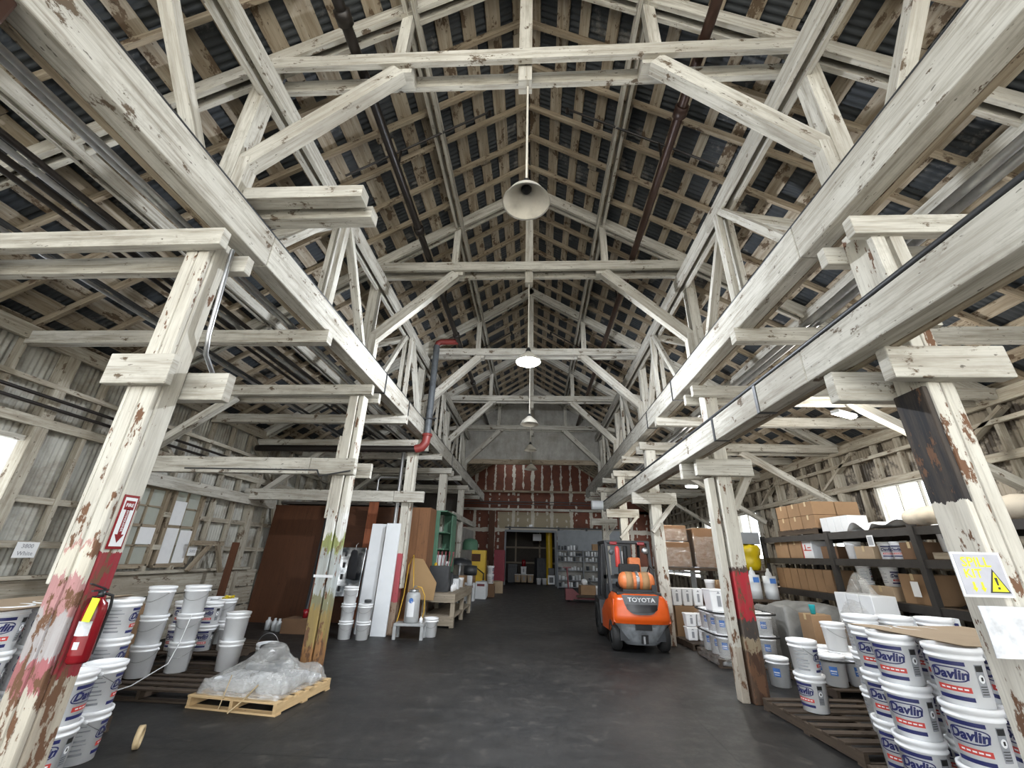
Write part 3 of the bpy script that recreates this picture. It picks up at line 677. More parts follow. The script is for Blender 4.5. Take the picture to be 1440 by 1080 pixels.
for k, z in enumerate((3.45, 3.58)): pipe('conduit', [(XL + .26, .5, z), (XL + .26, 10, z - .08)], .025, M['black_pipe'], ['lower', 'upper'][k] + ' dark pipe along the left wall studs', 'pipe', 8)
pipe('cable', [(-2.7, 6.16, 2.78), (-3.2, 6.2, 2.70), (-3.25, 6.2, 2.79), (-5.4, 6.2, 2.79)], .012, M['dark_steel'], 'thin cable clipped along the cream cross beam', 'cable', 6)
pipe('conduit', [(-3.3, 10.4, 0.9), (-3.3, 10.4, 4.15)], .05, M['steel'], 'upright grey conduit behind the third left column', 'pipe', 8)
pipe('conduit', [(-3.9, 10.5, 2.9), (-3.9, 10.5, 3.35), (-3.85, 10.5, 3.42), (-3.3, 10.5, 3.42)], .02, M['steel'], 'hooped conduit above the spliced cross beam', 'pipe', 8)
pipe('wire', [(2.82, 2.85, 6.9), (3.05, 2.95, 6.0), (3.06, 3.05, 5.2), (2.93, 3.1, 4.72)], .016, M['wire'], 'loose wire hanging from the right plate to the crane beam', 'wire', 6)

# ------------------------------------------------------------------ pendant lamps
def pendant(x, y, ztop, zrim, rad, lit, lab, mat='lampshade'):
    t = thing('pendant_lamp', lab, 'lamp', (x, y, zrim))
    mb = MB(); mb.tube([(0, 0, .26), (0, 0, ztop - zrim)], .012, 6); build(mb, 'stem', M['lampshade'], t)
    mb = MB(); s = rad / .225
    mb.lathe([(.05 * s, .20 * s), (.10 * s, .15 * s), (.17 * s, .09 * s), (.222 * s, .0), (.228 * s, -.006), (.214 * s, .004), (.16 * s, .075 * s), (.095 * s, .13 * s), (.048 * s, .17 * s)], 32); build(mb, 'shade', M[mat], t)
    mb = MB(); mb.lathe([(.0, .28), (.03, .28), (.05 * s, .22 * s), (.05 * s, .15 * s), (.036 * s, .13 * s), (.0, .13 * s)], 16); build(mb, 'socket', M['black_paint'], t)
    if lit:
        mb = MB(); mb.lathe([(0, -.10), (.07, -.08), (.11, -.02), (.09, .06), (.03, .12)], 16); build(mb, 'bulb', M['bulb'], t)
        l = D.lights.new('pendant_light', 'POINT'); l.energy = lit; l.color = (.88, .93, 1.0); l.shadow_soft_size = .09; o = D.objects.new('pendant_light', l); C.objects.link(o); o.location = (x, y, zrim - .10)
    return t
pendant(.03, 2.92, 6.45, 4.75, .225, 0, 'large unlit cream dish lamp hanging from the nearest truss')
pendant(.0, 6.52, 6.45, 4.80, .22, 700, 'glaring lit dish lamp hanging from the second truss')
pendant(-.02, 10.12, 6.45, 4.76, .24, 0, 'unlit white dish lamp hanging from the third truss')
pendant(-.03, 13.72, 6.45, 4.95, .22, 0, 'unlit dark topped lamp hanging from the fourth truss')
pendant(-.03, 17.1, 6.45, 4.95, .26, 0, 'unlit lamp hanging low before the gable')
pendant(-5.3, 4.9, 4.3, 3.9, .22, 0, 'unlit white dish lamp under the left aisle roof')
def tubelamp(p, L, rz, lab, e):
    t = thing('strip_light', lab, 'lamp', p, rz); mb = MB(); mb.box((0, 0, .05), (L, .12, .05)); build(mb, 'housing', M['white_panel'], t)
    mb = MB(); mb.box((0, 0, .02), (L * .95, .06, .015)); build(mb, 'tube', M['bulb_dim'], t)
    l = D.lights.new('strip_lamp', 'POINT'); l.energy = e; l.color = (1, .96, .88); l.shadow_soft_size = .15; o = D.objects.new('strip_lamp', l); C.objects.link(o); o.location = (p[0], p[1], p[2] - .12)
tubelamp((5.0, 6.4, 3.78), .5, .5, 'lit strip lamp under the right aisle roof behind the nearest column', 90)
tubelamp((3.25, 11.7, 3.12), .3, .3, 'small lit lamp on the right beyond the third column', 40)
tubelamp((4.1, 10.8, 3.32), .3, .3, 'small lit lamp in the right aisle near the second column', 40)

t = thing('hoist_trolley', 'dark maroon hoist block under the near end of the left crane beam', 'hoist', (-2.86, .86, 4.25))
mb = MB(); mb.box((0, 0, 0), (.34, .52, .20)); bevel(build(mb, 'block', M['rust_pipe'], t), .015)
mb = MB(); mb.lathe([(0, -.05), (.07, -.05), (.07, .05), (0, .05)], 14, axis='x', c=(0, 0, -.12)); build(mb, 'sheave', M['black_paint'], t)
# ------------------------------------------------------------------ pails
def rz_(z): return .1275 + (.1445 - .1275) * z / .30
def pail_parts():
    P = {}
    mb = MB(); mb.lathe([(0, .004), (.112, .004), (.118, 0), (.1275, .004), (.1435, .283), (.1515, .286), (.1515, .296), (.145, .299), (.1462, .318), (.1535, .321), (.1545, .347), (.150, .352), (.1445, .350), (.142, .30)], 28)
    P['body'] = mb.mesh('pail_body', M['plastic'])
    mb = MB(); mb.lathe([(0, .3345), (.133, .3345), (.137, .356), (.148, .3575), (.1568, .355), (.1575, .332), (.1555, .330)], 28); P['lid'] = mb.mesh('pail_lid', M['plastic_lid'])
    mb = MB(); mb.lathe([(.142, .345), (.128, .03), (.0, .028)], 28); P['inside'] = mb.mesh('pail_inside', M['plastic_grey'])
    def wire(drop):
        pts = []
        for k in range(17):
            a = -pi / 2 + pi * k / 16; z = .292 - drop * math.cos(a); r = rz_(z) + .010; pts.append((r * math.sin(a), -r * math.cos(a), z))
        return pts
    mb = MB(); mb.tube(wire(.115), .0028, 5)
    P['handle'] = mb.mesh('pail_handle', M['wire']); mb = MB()
    for s in (-1, 1): mb.lathe([(0, -.012), (.016, -.012), (.016, .008), (0, .008)], 8, c=(s * .150, 0, .292), axis='x')
    P['handle_ear'] = mb.mesh('pail_handle_ear', M['plastic_lid'])
    mb = MB(); mb.tube([(.150 * math.cos(a), -.02, .292 + .19 * math.sin(a)) for a in [pi * k / 14 for k in range(15)]], .003, 5); P['handle_up'] = mb.mesh('pail_handle_up', M['wire'])
    def onp(x, z, e): r = rz_(z) + e; a = x / .139; return (r * math.sin(a), -r * math.cos(a), z)
    def rect(mb, x0, x1, z0, z1, mi, e=.0012, n=8): mb.grid(lambda u, v: onp(x0 + (x1 - x0) * u, z0 + (z1 - z0) * v, e), n, 1, mi)
    def put(mb, tx, x, z, mi, e=.0022):
        vs, fs = tx; mb.add([onp(v[0] + x, v[2] + z, e) for v in vs], fs, None, mi)
    def ring(mb, x0, x1, z0, z1, t, mi, e, skew=.0):
        n = 36; pts = []
        for k in range(n):
            a = 2 * pi * k / n; c, s_ = math.cos(a), math.sin(a); q = 2 / 3.2
            ux = math.copysign(abs(c) ** q, c); uz = math.copysign(abs(s_) ** q, s_); pts.append((ux, uz))
        cx, cz, ax, az = (x0 + x1) / 2, (z0 + z1) / 2, (x1 - x0) / 2, (z1 - z0) / 2
        vs = [onp(cx + ax * u + skew * w, cz + az * w, e) for u, w in pts] + [onp(cx + (ax - t) * u + skew * w, cz + (az - t) * w, e) for u, w in pts]
        mb.add(vs, [(k, (k + 1) % n, (k + 1) % n + n, k + n) for k in range(n)], None, mi)
    mats = [M['navy'], M['red_ink'], M['grey_ink'], M['plastic_lid'], M['black_ink']]
    mb = MB(); rect(mb, -.11, .09, .250, .274, 0); rect(mb, -.11, .09, .052, .076, 0)
    lg = MB(); put(lg, text('Davlin', .078, .2, .0032), -.008, .197, 0); ring(lg, -.118, .096, .152, .240, .007, 0, .0014, .012); P['logo'] = lg.mesh('pail_logo', mats)
    rect(mb, -.092, .088, .100, .132, 1); [rect(mb, -.07 + .03 * k, -.07 + .03 * k + .022, .112, .121, 3, .002, 2) for k in range(5)]
    mk = mb; mb = MB(); rect(mb, .135, .192, .085, .265, 2); rect(mb, .139, .188, .225, .26, 4, .002)
    n = 20; mb.add([onp(.1635 + .02 * math.cos(2 * pi * k / n), .185 + .024 * math.sin(2 * pi * k / n), .002) for k in range(n)], [tuple(range(n))], None, 3)
    rect(mb, .157, .171, .175, .196, 4, .003, 2)
    for k in range(4): rect(mb, .141, .186, .098 + k * .014, .103 + k * .014, 4, .002, 3)
    P['warning_panel'] = mb.mesh('pail_warning', mats); mb = mk
    for k, (w, h) in enumerate(((.10, .007), (.13, .010), (.09, .006), (.12, .014), (.13, .008), (.11, .012), (.125, .016))): rect(mb, -.30, -.30 + w, .262 - k * .030 - h, .262 - k * .030, 2, .0012, 5)
    P['label'] = mb.mesh('pail_label', mats)
    mb = MB(); rect(mb, -.045, .045, .13, .235, 0); rect(mb, -.035, .035, .175, .19, 1, .002); rect(mb, -.03, .03, .15, .158, 1, .002); P['blue_label'] = mb.mesh('pail_blue', [M['blue_ink'], M['paper']])
    mb = MB(); rect(mb, -.03, .03, .17, .25, 0); mb.add([onp(-.018, .262, .002), onp(.018, .262, .002), onp(0, .285, .002)], [(0, 1, 2)], None, 0)
    for k in range(5): rect(mb, -.02, .02, .07 + .016 * k, .078 + .016 * k, 0)
    P['grey_label'] = mb.mesh('pail_grey', [M['grey_ink']])
    return P
PP = pail_parts()
KIND = {'davlin': ('body', 'lid', 'label'), 'davlin_h': ('body', 'lid', 'label', 'handle'), 'plain': ('body', 'lid', 'handle'), 'bare': ('body', 'lid'), 'open': ('body', 'inside', 'handle_up'), 'blue': ('body', 'lid', 'blue_label'), 'grey': ('body', 'lid', 'grey_label')}
PH = .334
def pail(x, y, z, rz, kind, label, group=None, s=1.0):
    t = thing('bucket', label, 'bucket', (x, y, z), rz, group); t.scale = (s, s, s)
    for nm in KIND[kind]:
        o_ = link({'handle_up': 'handle', 'inside': 'inner_wall', 'blue_label': 'label', 'grey_label': 'label'}.get(nm, nm), PP[nm], t)
        if nm == 'label':
            for q in ('logo', 'warning_panel'): link(q, PP[q], o_)
        if nm == 'handle': link('handle_ear', PP['handle_ear'], o_)
    return t
def stack(x, y, z, n, rz, kind, desc, word='white', rj=.25, s=1.0, group=None):
    pos = {1: ['alone'], 2: ['bottom', 'top'], 3: ['bottom', 'middle', 'top']}[n]
    for k in range(n):
        lab = '%s bucket, %s of %s' % (word, pos[k], desc) if n > 1 else '%s bucket %s' % (word, desc)
        if len(lab.split()) > 16: print('LONG', lab)
        pail(x + R.uniform(-.006, .006), y + R.uniform(-.006, .006), z + k * PH * s, rz + R.uniform(-rj, rj), kind, lab, group, s)

# ------------------------------------------------------------------ pallets
def pallet(x, y, w, d, rz, label, mat='pallet_old', h=.12, boards=7, axis=0):
    t = thing('pallet', label, 'pallet', (x, y, 0), rz); th = .018; sh = h - 2 * th
    for k in range(boards):
        yy = -d / 2 + .05 + (d - .1) * k / (boards - 1); mb = MB(); mb.box((R.uniform(-.008, .008), yy, h - th / 2), (w, .095, th)); build(mb, 'deck_board', M[mat], t)
    for k in range(3):
        xx = -w / 2 + .025 + (w - .05) * k / 2; mb = MB(); mb.box((xx, 0, th + sh / 2), (.04, d - .01, sh)); build(mb, 'stringer', M[mat], t)
    for yy in (-d / 2 + .05, 0, d / 2 - .05):
        mb = MB(); mb.box((0, yy, th / 2), (w, .095, th)); build(mb, 'bottom_board', M[mat], t)
    return t
ZP = .12
pallet(-4.42, 6.10, 1.38, 1.25, 0.0, 'dark worn pallet under the plain white bucket stacks on the left')
pallet(-5.30, 7.75, 1.3, 1.2, 0.05, 'dark pallet behind the white stacks near the left wall')
pallet(-4.46, 4.12, 1.06, 1.12, 0.02, 'pallet under the cardboard topped bucket load at far left')
p3 = pallet(-3.12, 5.80, 1.12, 1.02, -.12, 'pale new pallet under the shrink wrapped heap by the green column', 'pallet_new', .12, 6)
pallet(3.55, 5.52, 1.2, 1.5, .08, 'dark broken pallet at right front carrying a two bucket stack', 'pallet_old', .12, 8)
pallet(3.50, 3.92, 1.25, 1.12, 0.0, 'pallet under the tall labelled bucket pile at right front')
pallet(3.78, 8.75, 1.15, 1.05, .0, 'brown pallet under wrapped buckets behind the second right column')
pallet(4.58, 7.25, 1.1, 1.1, .05, 'dark pallet under the single layer of wrapped buckets')

# ------------------------------------------------------------------ left bucket stacks
stack(-4.88, 5.92, ZP, 3, .2, 'plain', 'front left stack on the dark left pallet', 'plain white', .5)
stack(-4.62, 6.22, ZP, 3, .35, 'plain', 'tallest stack right of it on the dark left pallet', 'plain white', .5)
stack(-4.06, 6.40, ZP, 2, .3, 'bare', 'two high stack at the right of the dark left pallet', 'plain white', .5)
pail(-3.84, 6.92, 0.0, .3, 'open', 'open white bucket with raised wire handle behind the shrink wrapped heap')
stack(-5.22, 7.45, ZP, 2, .15, 'davlin', 'red labelled stack behind the tallest white stack', 'white navy banded', .2)
stack(-4.90, 7.55, ZP, 1, .9, 'blue', 'with a blue label behind the two high white stack')
stack(-5.36, 7.98, ZP, 2, .0, 'plain', 'stack holding yellow scraps at the back of the left side', 'cloudy white', .2)
mb = MB()
for k in range(22):
    a = R.random() * 6.28; r = R.random() * .11; c = Vector((r * math.cos(a), r * math.sin(a), R.uniform(.0, .03))); mb.beam(c, c + Vector((R.uniform(-.06, .06), R.uniform(-.06, .06), .02)), .035, .018)
tag(build(mb, 'scrap_pile', M['yellow_plastic'], None, (-5.36, 7.98, ZP + 2 * PH + .012)), 'crumpled yellow scraps lying on the back left bucket', 'scraps')
for j, (x, y, n) in enumerate(((-5.66, 7.4, 2), (-5.70, 7.75, 2), (-5.66, 8.1, 2))):
    stack(x, y, ZP, n, .3, 'davlin', ['first', 'second', 'third'][j] + ' labelled stack along the left wall by the grimy windows', 'white labelled', .3)
# cardboard topped load beside the first left column
for i in range(3):
    for j in range(3):
        x, y = -4.74 + .345 * i, 3.76 + .37 * j
        n = 3
        if i == 2 and j == 0: continue
        stack(x, y, ZP, n, .95 if i < 2 else 2.2, 'davlin', '%s %s stack in the cardboard topped load' % (['left', 'middle', 'right'][i], ['front', 'middle', 'back'][j]), 'white labelled', .15)
mb = MB(); mb.grid(lambda u, v: (-4.78 + .66 * u, 3.50 + 1.18 * v, ZP + 3 * PH + .018 + .012 * math.sin(u * 5 + v * 3)), 8, 8)
mb.grid(lambda u, v: (-4.78 + .66 * u, 3.50 + 1.18 * v, ZP + 3 * PH + .026 + .012 * math.sin(u * 5 + v * 3)), 8, 8)
tag(build(mb, 'cardboard_sheet', M['cardboard_pale']), 'flat cardboard sheet covering the bucket load at far left', 'cardboard')
pail(-3.60, 3.78, 0.0, .55, 'davlin', 'lower navy banded bucket in the pair beside the red painted post')
pail(-3.60, 3.78, PH, 1.9, 'davlin', 'upper white bucket in the pair beside the red painted post')
pail(-3.66, 4.105, 0.0, 2.3, 'davlin_h', 'lower bucket with printed lines in the pair nearest the tape roll')
pail(-3.66, 4.105, PH, 2.25, 'davlin_h', 'upper bucket with printed lines in the pair nearest the tape roll')
mb = MB(); mb.lathe([(.055, -.02), (.085, -.02), (.085, .02), (.055, .02), (.055, -.02)], 20, axis='x')
tag(build(mb, 'tape_roll', M['tan_tape'], None, (-3.36, 4.36, .086), .5), 'roll of tape standing on the floor behind the front left buckets', 'tape')
stack(-5.05, 5.0, ZP * 0, 3, -.2, 'davlin', 'labelled stack between the two left pallets', 'white labelled', .2)
stack(-5.40, 4.6, 0, 3, -.2, 'grey', 'grey wrapped stack near the left wall', 'greyish white', .2)
stack(-5.40, 5.6, 0, 3, .1, 'davlin', 'labelled stack at the left wall under the number sign', 'white labelled', .2)
# boxes against the left wall
def carton(x, y, z, w, d, h, rz, label, mat='cardboard', tape=True, group=None, cat='box', nm='cardboard_box'):
    t = thing(nm, label, cat, (x, y, z), rz, group); mb = MB(); mb.box((0, 0, h / 2), (w, d, h)); bevel(build(mb, 'carton', M[mat], t), .006)
    if tape:
        mb = MB(); mb.box((0, 0, h + .001), (w * 1.002, .05, .003)); mb.box((-w / 2 - .001, 0, h - .04), (.003, .05, .09)); mb.box((w / 2 + .001, 0, h - .04), (.003, .05, .09)); build(mb, 'tape_strip', M['tan_tape'], t)
    return t
carton(-6.25, 4.5, 0, .8, 1.0, .95, 0, 'big brown carton standing against the left wall under the bare window')
carton(-6.3, 5.7, 0, .7, .9, .9, 0, 'big brown carton against the left wall next to the first', 'cardboard_pale')
carton(-6.35, 6.9, 0, .7, 1.0, .75, 0, 'low wide carton against the left wall below the sash windows')
# strap hanging over the white stack
pipe('packing_strap', [(-4.46, 6.02, .80), (-4.44, 5.92, .5), (-4.42, 5.80, .30), (-4.55, 5.50, .14), (-4.9, 5.36, .03), (-5.1, 5.3, .01)], .007, M['paper'], 'loose white strap trailing down from the left stacks to the floor', 'strap', 5)

# ------------------------------------------------------------------ shrink wrapped heap on the pale pallet
def heap(name, parent, W, Dp, hf, z0, mat, n=34, seed=1, amp=.018):
    rr = random.Random(seed); ph = [(rr.uniform(8, 26), rr.uniform(8, 26), rr.uniform(0, 6)) for _ in range(6)]
    def fn(u, v):
        a = (u - .5) * 2; b = (v - .5) * 2; e = max(abs(a), abs(b))
        x = a * W / 2; y = b * Dp / 2
        if e > .86:
            k = (e - .86) / .14; sc_ = .86 / e; x = a * sc_ * W / 2 / .86 * (.93 + .07 * k); y = b * sc_ * Dp / 2 / .86 * (.93 + .07 * k); h = hf(a * sc_ / .86 * .9, b * sc_ / .86 * .9) * (1 - k)
        else: x = a / .86 * W / 2 * .93; y = b / .86 * Dp / 2 * .93; h = hf(a / .86 * .9, b / .86 * .9)
        w = sum(math.sin(p * u + q * v + r) for p, q, r in ph) / 6
        return (x + w * amp, y + w * amp * .6, z0 + max(0.0, h + (w * amp * 1.4 if h > .01 else 0)))
    mb = MB(); mb.grid(fn, n, n); return build(mb, name, mat, parent)
wr_ = thing('wrapped_load', 'shrink wrapped grey heap of odd goods on the pale new pallet', 'wrapped goods', (-3.12, 5.80, .125), -.12)
def hf(a, b):
    h = .16 + .04 * math.sin(3 * a)
    h += .30 * math.exp(-((a + .20) ** 2 + (b - .20) ** 2) / .24) + .10 * math.exp(-((a - .55) ** 2 + (b + .1) ** 2) / .10) - .05 * b * (a > .2)
    return h
heap('plastic_film', wr_, 1.02, .94, hf, 0.0, M['film'], 40, 4)
for (nm, c, s, m_) in (('wrapped_bag', (-.2, -.16, .07), (.48, .42, .13), 'white_panel'), ('wrapped_box', (.27, -.05, .07), (.36, .56, .13), 'plastic_grey'), ('wrapped_bundle', (-.15, .22, .1), (.5, .3, .19), 'grey_paint'), ('wrapped_board', (.3, .3, .04), (.4, .2, .08), 'plastic_grey')):
    mb = MB(); mb.box(c, s, R.uniform(-.2, .2)); bevel(build(mb, nm, M[m_], wr_), .04, 3)
mb = MB(); mb.lathe([(.0, .0), (.14, .0), (.15, .12), (.16, .13), (.15, .15), (.0, .145)], 22, c=(-.13, .18, .23)); build(mb, 'wrapped_tub', M['black_paint'], wr_)
mb = MB(); mb.tube([(-.1, -.47, .20), (-.12, -.50, .0), (-.12, -.53, -.10)], .006, 5); mb.tube([(.25, -.46, .13), (.12, -.50, -.02), (.04, -.58, -.11)], .008, 5); build(mb, 'loose_strap', M['tan_tape'], wr_)

# ------------------------------------------------------------------ signs on the posts
def sign_face(parent, nm, tx, mat, M4):
    mb = MB(); vs, fs = tx; mb.add([M4 @ Vector(v) for v in vs], fs); return build(mb, nm, mat, parent)
# FIRE extinguisher sign on the right face of the first column
t = thing('fire_sign', 'tall red and white fire extinguisher arrow sign on the nearest left column', 'sign', (-2.786, 2.90, 1.80), 0)
mb = MB(); mb.box((0, 0, 0), (.006, .115, .36)); build(mb, 'plate', M['red_gloss'], t)
mb = MB(); mb.box((.0035, 0, 0), (.003, .092, .325)); build(mb, 'white_field', M['paper'], t)
Mx = Matrix.Translation((.0062, 0, 0)) @ Matrix.Rotation(pi / 2, 4, 'Z')
mb = MB(); mb.box((.0055, 0, .11), (.002, .072, .062)); 
mb.prism([(.0045, -.014, .085), (.0045, .014, .085), (.0045, .014, -.085), (.0045, .034, -.085), (.0045, 0, -.14), (.0045, -.034, -.085), (.0045, -.014, -.085)], (.002, 0, 0)); build(mb, 'arrow', M['red_gloss'], t)
sign_face(t, 'fire_lettering', text('FIRE', .032, 0, .0008), M['paper'], Matrix.Translation((.0068, 0, .11)) @ Matrix.Rotation(pi / 2, 4, 'Z'))
sign_face(t, 'down_lettering', text('EXTINGUISHER', .021, 0, .0003), M['paper'], Matrix.Translation((.0068, 0, .005)) @ Matrix.Rotation(pi / 2, 4, 'Z') @ Matrix.Rotation(pi / 2, 4, 'Y'))
# extinguisher
t = thing('fire_extinguisher', 'red fire extinguisher with lime tag hanging on the nearest left column', 'fire extinguisher', (-2.72, 2.87, .965)); t.scale = (.8, .8, .8)
mb = MB(); mb.lathe([(0, 0), (.06, 0), (.072, .02), (.072, .36), (.062, .41), (.03, .44), (.022, .46), (.0, .46)], 24); build(mb, 'cylinder', M['red_gloss'], t)
mb = MB(); mb.lathe([(.0, .455), (.024, .455), (.024, .50), (.0, .50)], 14); mb.box((.0, -.02, .505), (.022, .13, .012)); mb.beam((0, .02, .515), (0, -.12, .56), .02, .01); build(mb, 'valve_lever', M['black_paint'], t)
mb = MB(); mb.tube([(0, .03, .48), (.02, .085, .46), (.02, .10, .38), (.01, .095, .12), (.01, .09, .04)], .011, 8); build(mb, 'hose', M['black_rubber'], t)
mb = MB(); mb.grid(lambda u, v: (.0735 * math.sin(-1.0 + 2.0 * u), -.0735 * math.cos(-1.0 + 2.0 * u), .06 + .16 * v), 10, 1); build(mb, 'label', M['red_gloss'], t)
mb = MB(); mb.grid(lambda u, v: (.074 * math.sin(-.9 + 1.8 * u), -.074 * math.cos(-.9 + 1.8 * u), .19 + .10 * v), 10, 1); mb.grid(lambda u, v: (.0745 * math.sin(-.1 + .55 * u), -.0745 * math.cos(-.1 + .55 * u), .10 + .05 * v), 6, 1); build(mb, 'instruction_panel', M['smudged'], t)
mb = MB(); mb.beam((.045, -.075, .455), (.035, -.085, .29), .065, .004, up=(0, 1, .1)); build(mb, 'inspection_tag', M['lime'], t)
mb = MB(); mb.box((-.068, 0.03, .38), (.02, .05, .16)); build(mb, 'bracket', M['black_paint'], t)
# spill kit sign on the first right column (faces the camera)
t = thing('spill_sign', 'handmade grey spill kit sign with yellow warning triangle on the nearest right column', 'sign', (2.68, 2.72, 1.612))
mb = MB(); mb.box((0, 0, 0), (.27, .008, .235)); build(mb, 'plate', M['paper'], t)
mb = MB(); mb.box((0, -.005, 0), (.245, .003, .212)); build(mb, 'grey_field', M['sign_grey'], t)
ylw = plain('sign_yellow', (.72, .70, .01), .5); 
sign_face(t, 'top_lettering', text('SPILL', .072, 0, .0012), ylw, Matrix.Translation((-.015, -.0075, .062)))
sign_face(t, 'lower_lettering', text('KIT', .066, 0, .0012), ylw, Matrix.Translation((-.048, -.0075, .002)))
mb = MB()
for x in (-.065, -.02): mb.prism([(x - .006, -.0068, -.04), (x + .006, -.0068, -.04), (x + .006, -.0068, -.07), (x + .015, -.0068, -.07), (x, -.0068, -.092), (x - .015, -.0068, -.07), (x - .006, -.0068, -.07)], (0, -.001, 0))
build(mb, 'arrows', ylw, t)
mb = MB(); mb.prism([(.008, -.0068, -.095), (.118, -.0068, -.095), (.060, -.0068, .03)], (0, -.001, 0)); build(mb, 'triangle_border', M['black_ink'], t)
mb = MB(); mb.prism([(.020, -.0080, -.088), (.107, -.0080, -.088), (.061, -.0080, .014)], (0, -.001, 0)); build(mb, 'warning_triangle', ylw, t)
mb = MB(); mb.prism([(.053, -.0092, -.016), (.069, -.0092, -.016), (.065, -.0092, -.056), (.057, -.0092, -.056)], (0, -.001, 0)); mb.prism([(.055, -.0092, -.064), (.067, -.0092, -.064), (.067, -.0092, -.076), (.055, -.0092, -.076)], (0, -.001, 0)); build(mb, 'exclamation_mark', M['black_ink'], t)
mb = MB(); mb.grid(lambda u, v: (2.60 + .30 * u, 2.722 - .006 * math.sin(u * 7 + v * 3), 1.20 + .25 * v), 8, 8); mb.grid(lambda u, v: (2.60 + .30 * u, 2.726 - .006 * math.sin(u * 7 + v * 3), 1.20 + .25 * v), 8, 8)
tag(build(mb, 'paper_sheet', M['smudged']), 'smudged white sheet pinned below the spill sign', 'paper')
def wall_sign(p, w, h, lines, size, lab):
    t = thing('number_sign', lab, 'sign', p); mb = MB(); mb.box((0, 0, 0), (.006, w, h)); build(mb, 'plate', M['paper'], t)
    for k, s in enumerate(lines): sign_face(t, 'lettering', text(s, size, 0, .001), M['grey_ink'], Matrix.Translation((.005, 0, (len(lines) - 1) * size * .62 - k * size * 1.24)) @ Matrix.Rotation(pi / 2, 4, 'Z'))
wall_sign((-6.86, 5.72, 1.55), .27, .20, ['3800', 'White'], .075, 'white sign with number and colour on the left wall rail')
wall_sign((-6.86, 8.68, 1.56), .22, .17, ['5005'], .085, 'small white number sign beyond the grimy windows')

# ------------------------------------------------------------------ right front bucket pile
Q = [(3.00, 4.00, 3, -1.0, 'front left stack in the tall pile'), (3.34, 3.95, 3, -1.0, 'tucked stack behind the front of the tall pile'), (3.02, 3.50, 3, -1.05, 'front corner stack in the tall pile'), (3.35, 3.50, 3, -1.0, 'stack beside the nearest right post'), (3.70, 3.62, 3, -.9, 'stack hidden behind the nearest right post'), (3.10, 4.34, 3, -.9, 'left rear stack in the tall pile'), (3.45, 4.30, 3, -.9, 'middle rear stack in the tall pile'), (3.79, 4.28, 3, -.9, 'right rear stack in the tall pile')]
for x, y, n, rz, ds in Q: stack(x, y, ZP, n, rz, 'davlin', ds, 'white navy banded', .12)
mb = MB()
for dz in (0, .007): mb.grid(lambda u, v: (3.06 + 1.0 * u - .1 * v, 3.42 + 1.02 * v, ZP + 3 * PH + .020 + dz + .008 * math.sin(u * 4) * math.sin(v * 5)), 8, 8)
tag(build(mb, 'cardboard_sheet', M['cardboard_pale']), 'flat brown cardboard lying over the tall labelled pile at right', 'cardboard')
stack(3.62, 5.22, ZP, 3, -.1, 'davlin', 'stack left of the tall pile on the broken pallet', 'white navy banded', .06)
stack(3.96, 5.20, ZP, 3, .5, 'davlin', 'second rear stack behind the cardboard sheet', 'white', .2)
stack(4.32, 5.15, ZP, 3, .4, 'davlin', 'third rear stack behind the cardboard sheet', 'white', .2)
pail(3.28, 5.80, ZP, -1.15, 'davlin', 'lower bucket in the two bucket stack alone on the broken pallet')
pail(3.27, 5.80, ZP + PH, 1.0, 'davlin_h', 'upper bucket with wire handle in the two bucket stack on the broken pallet')
pail(3.68, 7.30, 0, -.65, 'blue', 'single white bucket with bright blue label on the floor by the broken pallet')
# single wrapped layer
for i in range(3):
    for j in range(3):
        pail(4.24 + .32 * i, 6.92 + .33 * j, ZP, -.6 + .05 * i, 'blue', 'low wrapped bucket with blue label, %s row, %s' % (['front', 'middle', 'back'][j], ['left', 'centre', 'right'][i]))
pail(4.56, 7.25, ZP + PH + .024, .4, 'plain', 'lone white bucket standing on top of the low wrapped buckets')
mb = MB(); cx, cy = 4.56, 7.25
ringp = [(cx + .50 * math.copysign(abs(math.cos(a)) ** .4, math.cos(a)), cy + .52 * math.copysign(abs(math.sin(a)) ** .4, math.sin(a)), ZP + .30) for a in [2 * pi * k / 40 for k in range(41)]]
mb.tube(ringp, .012, 6); tag(build(mb, 'binding_cord', M['black_rubber']), 'dark cord tied round the low wrapped buckets', 'cord')
# wrapped two layer load behind the second right column
for j in range(3):
    for i in range(3):
        stack(3.43 + .34 * i, 8.42 + .33 * j, ZP, 2, -.55 + .06 * i, 'blue', '%s %s pair in the wrapped load' % (['left', 'centre', 'right'][i], ['front', 'middle', 'back'][j]), 'white blue labelled', .05)
t = thing('stretch_wrap', 'clear film with dark bands round the two layer bucket load', 'wrapping', (3.77, 8.75, 0))
mb = MB()
def wrapf(u, v):
    a = 2 * pi * u; e = 1 + (.10 * (1 - v / .2) if v < .2 else 0); return (e * .545 * math.copysign(abs(math.cos(a)) ** .35, math.cos(a)) + .012 * math.sin(31 * u), e * .535 * math.copysign(abs(math.sin(a)) ** .35, math.sin(a)), .04 + .80 * v)
mb.grid(wrapf, 72, 6); build(mb, 'film_skirt', M['film_thin'], t)
for z in (.46, .80):
    mb = MB(); mb.tube([(1.02 * .545 * math.copysign(abs(math.cos(a)) ** .35, math.cos(a)), 1.02 * .535 * math.copysign(abs(math.sin(a)) ** .35, math.sin(a)), z) for a in [2 * pi * k / 48 for k in range(49)]], .014, 6); build(mb, 'dark_band', M['black_rubber'], t)
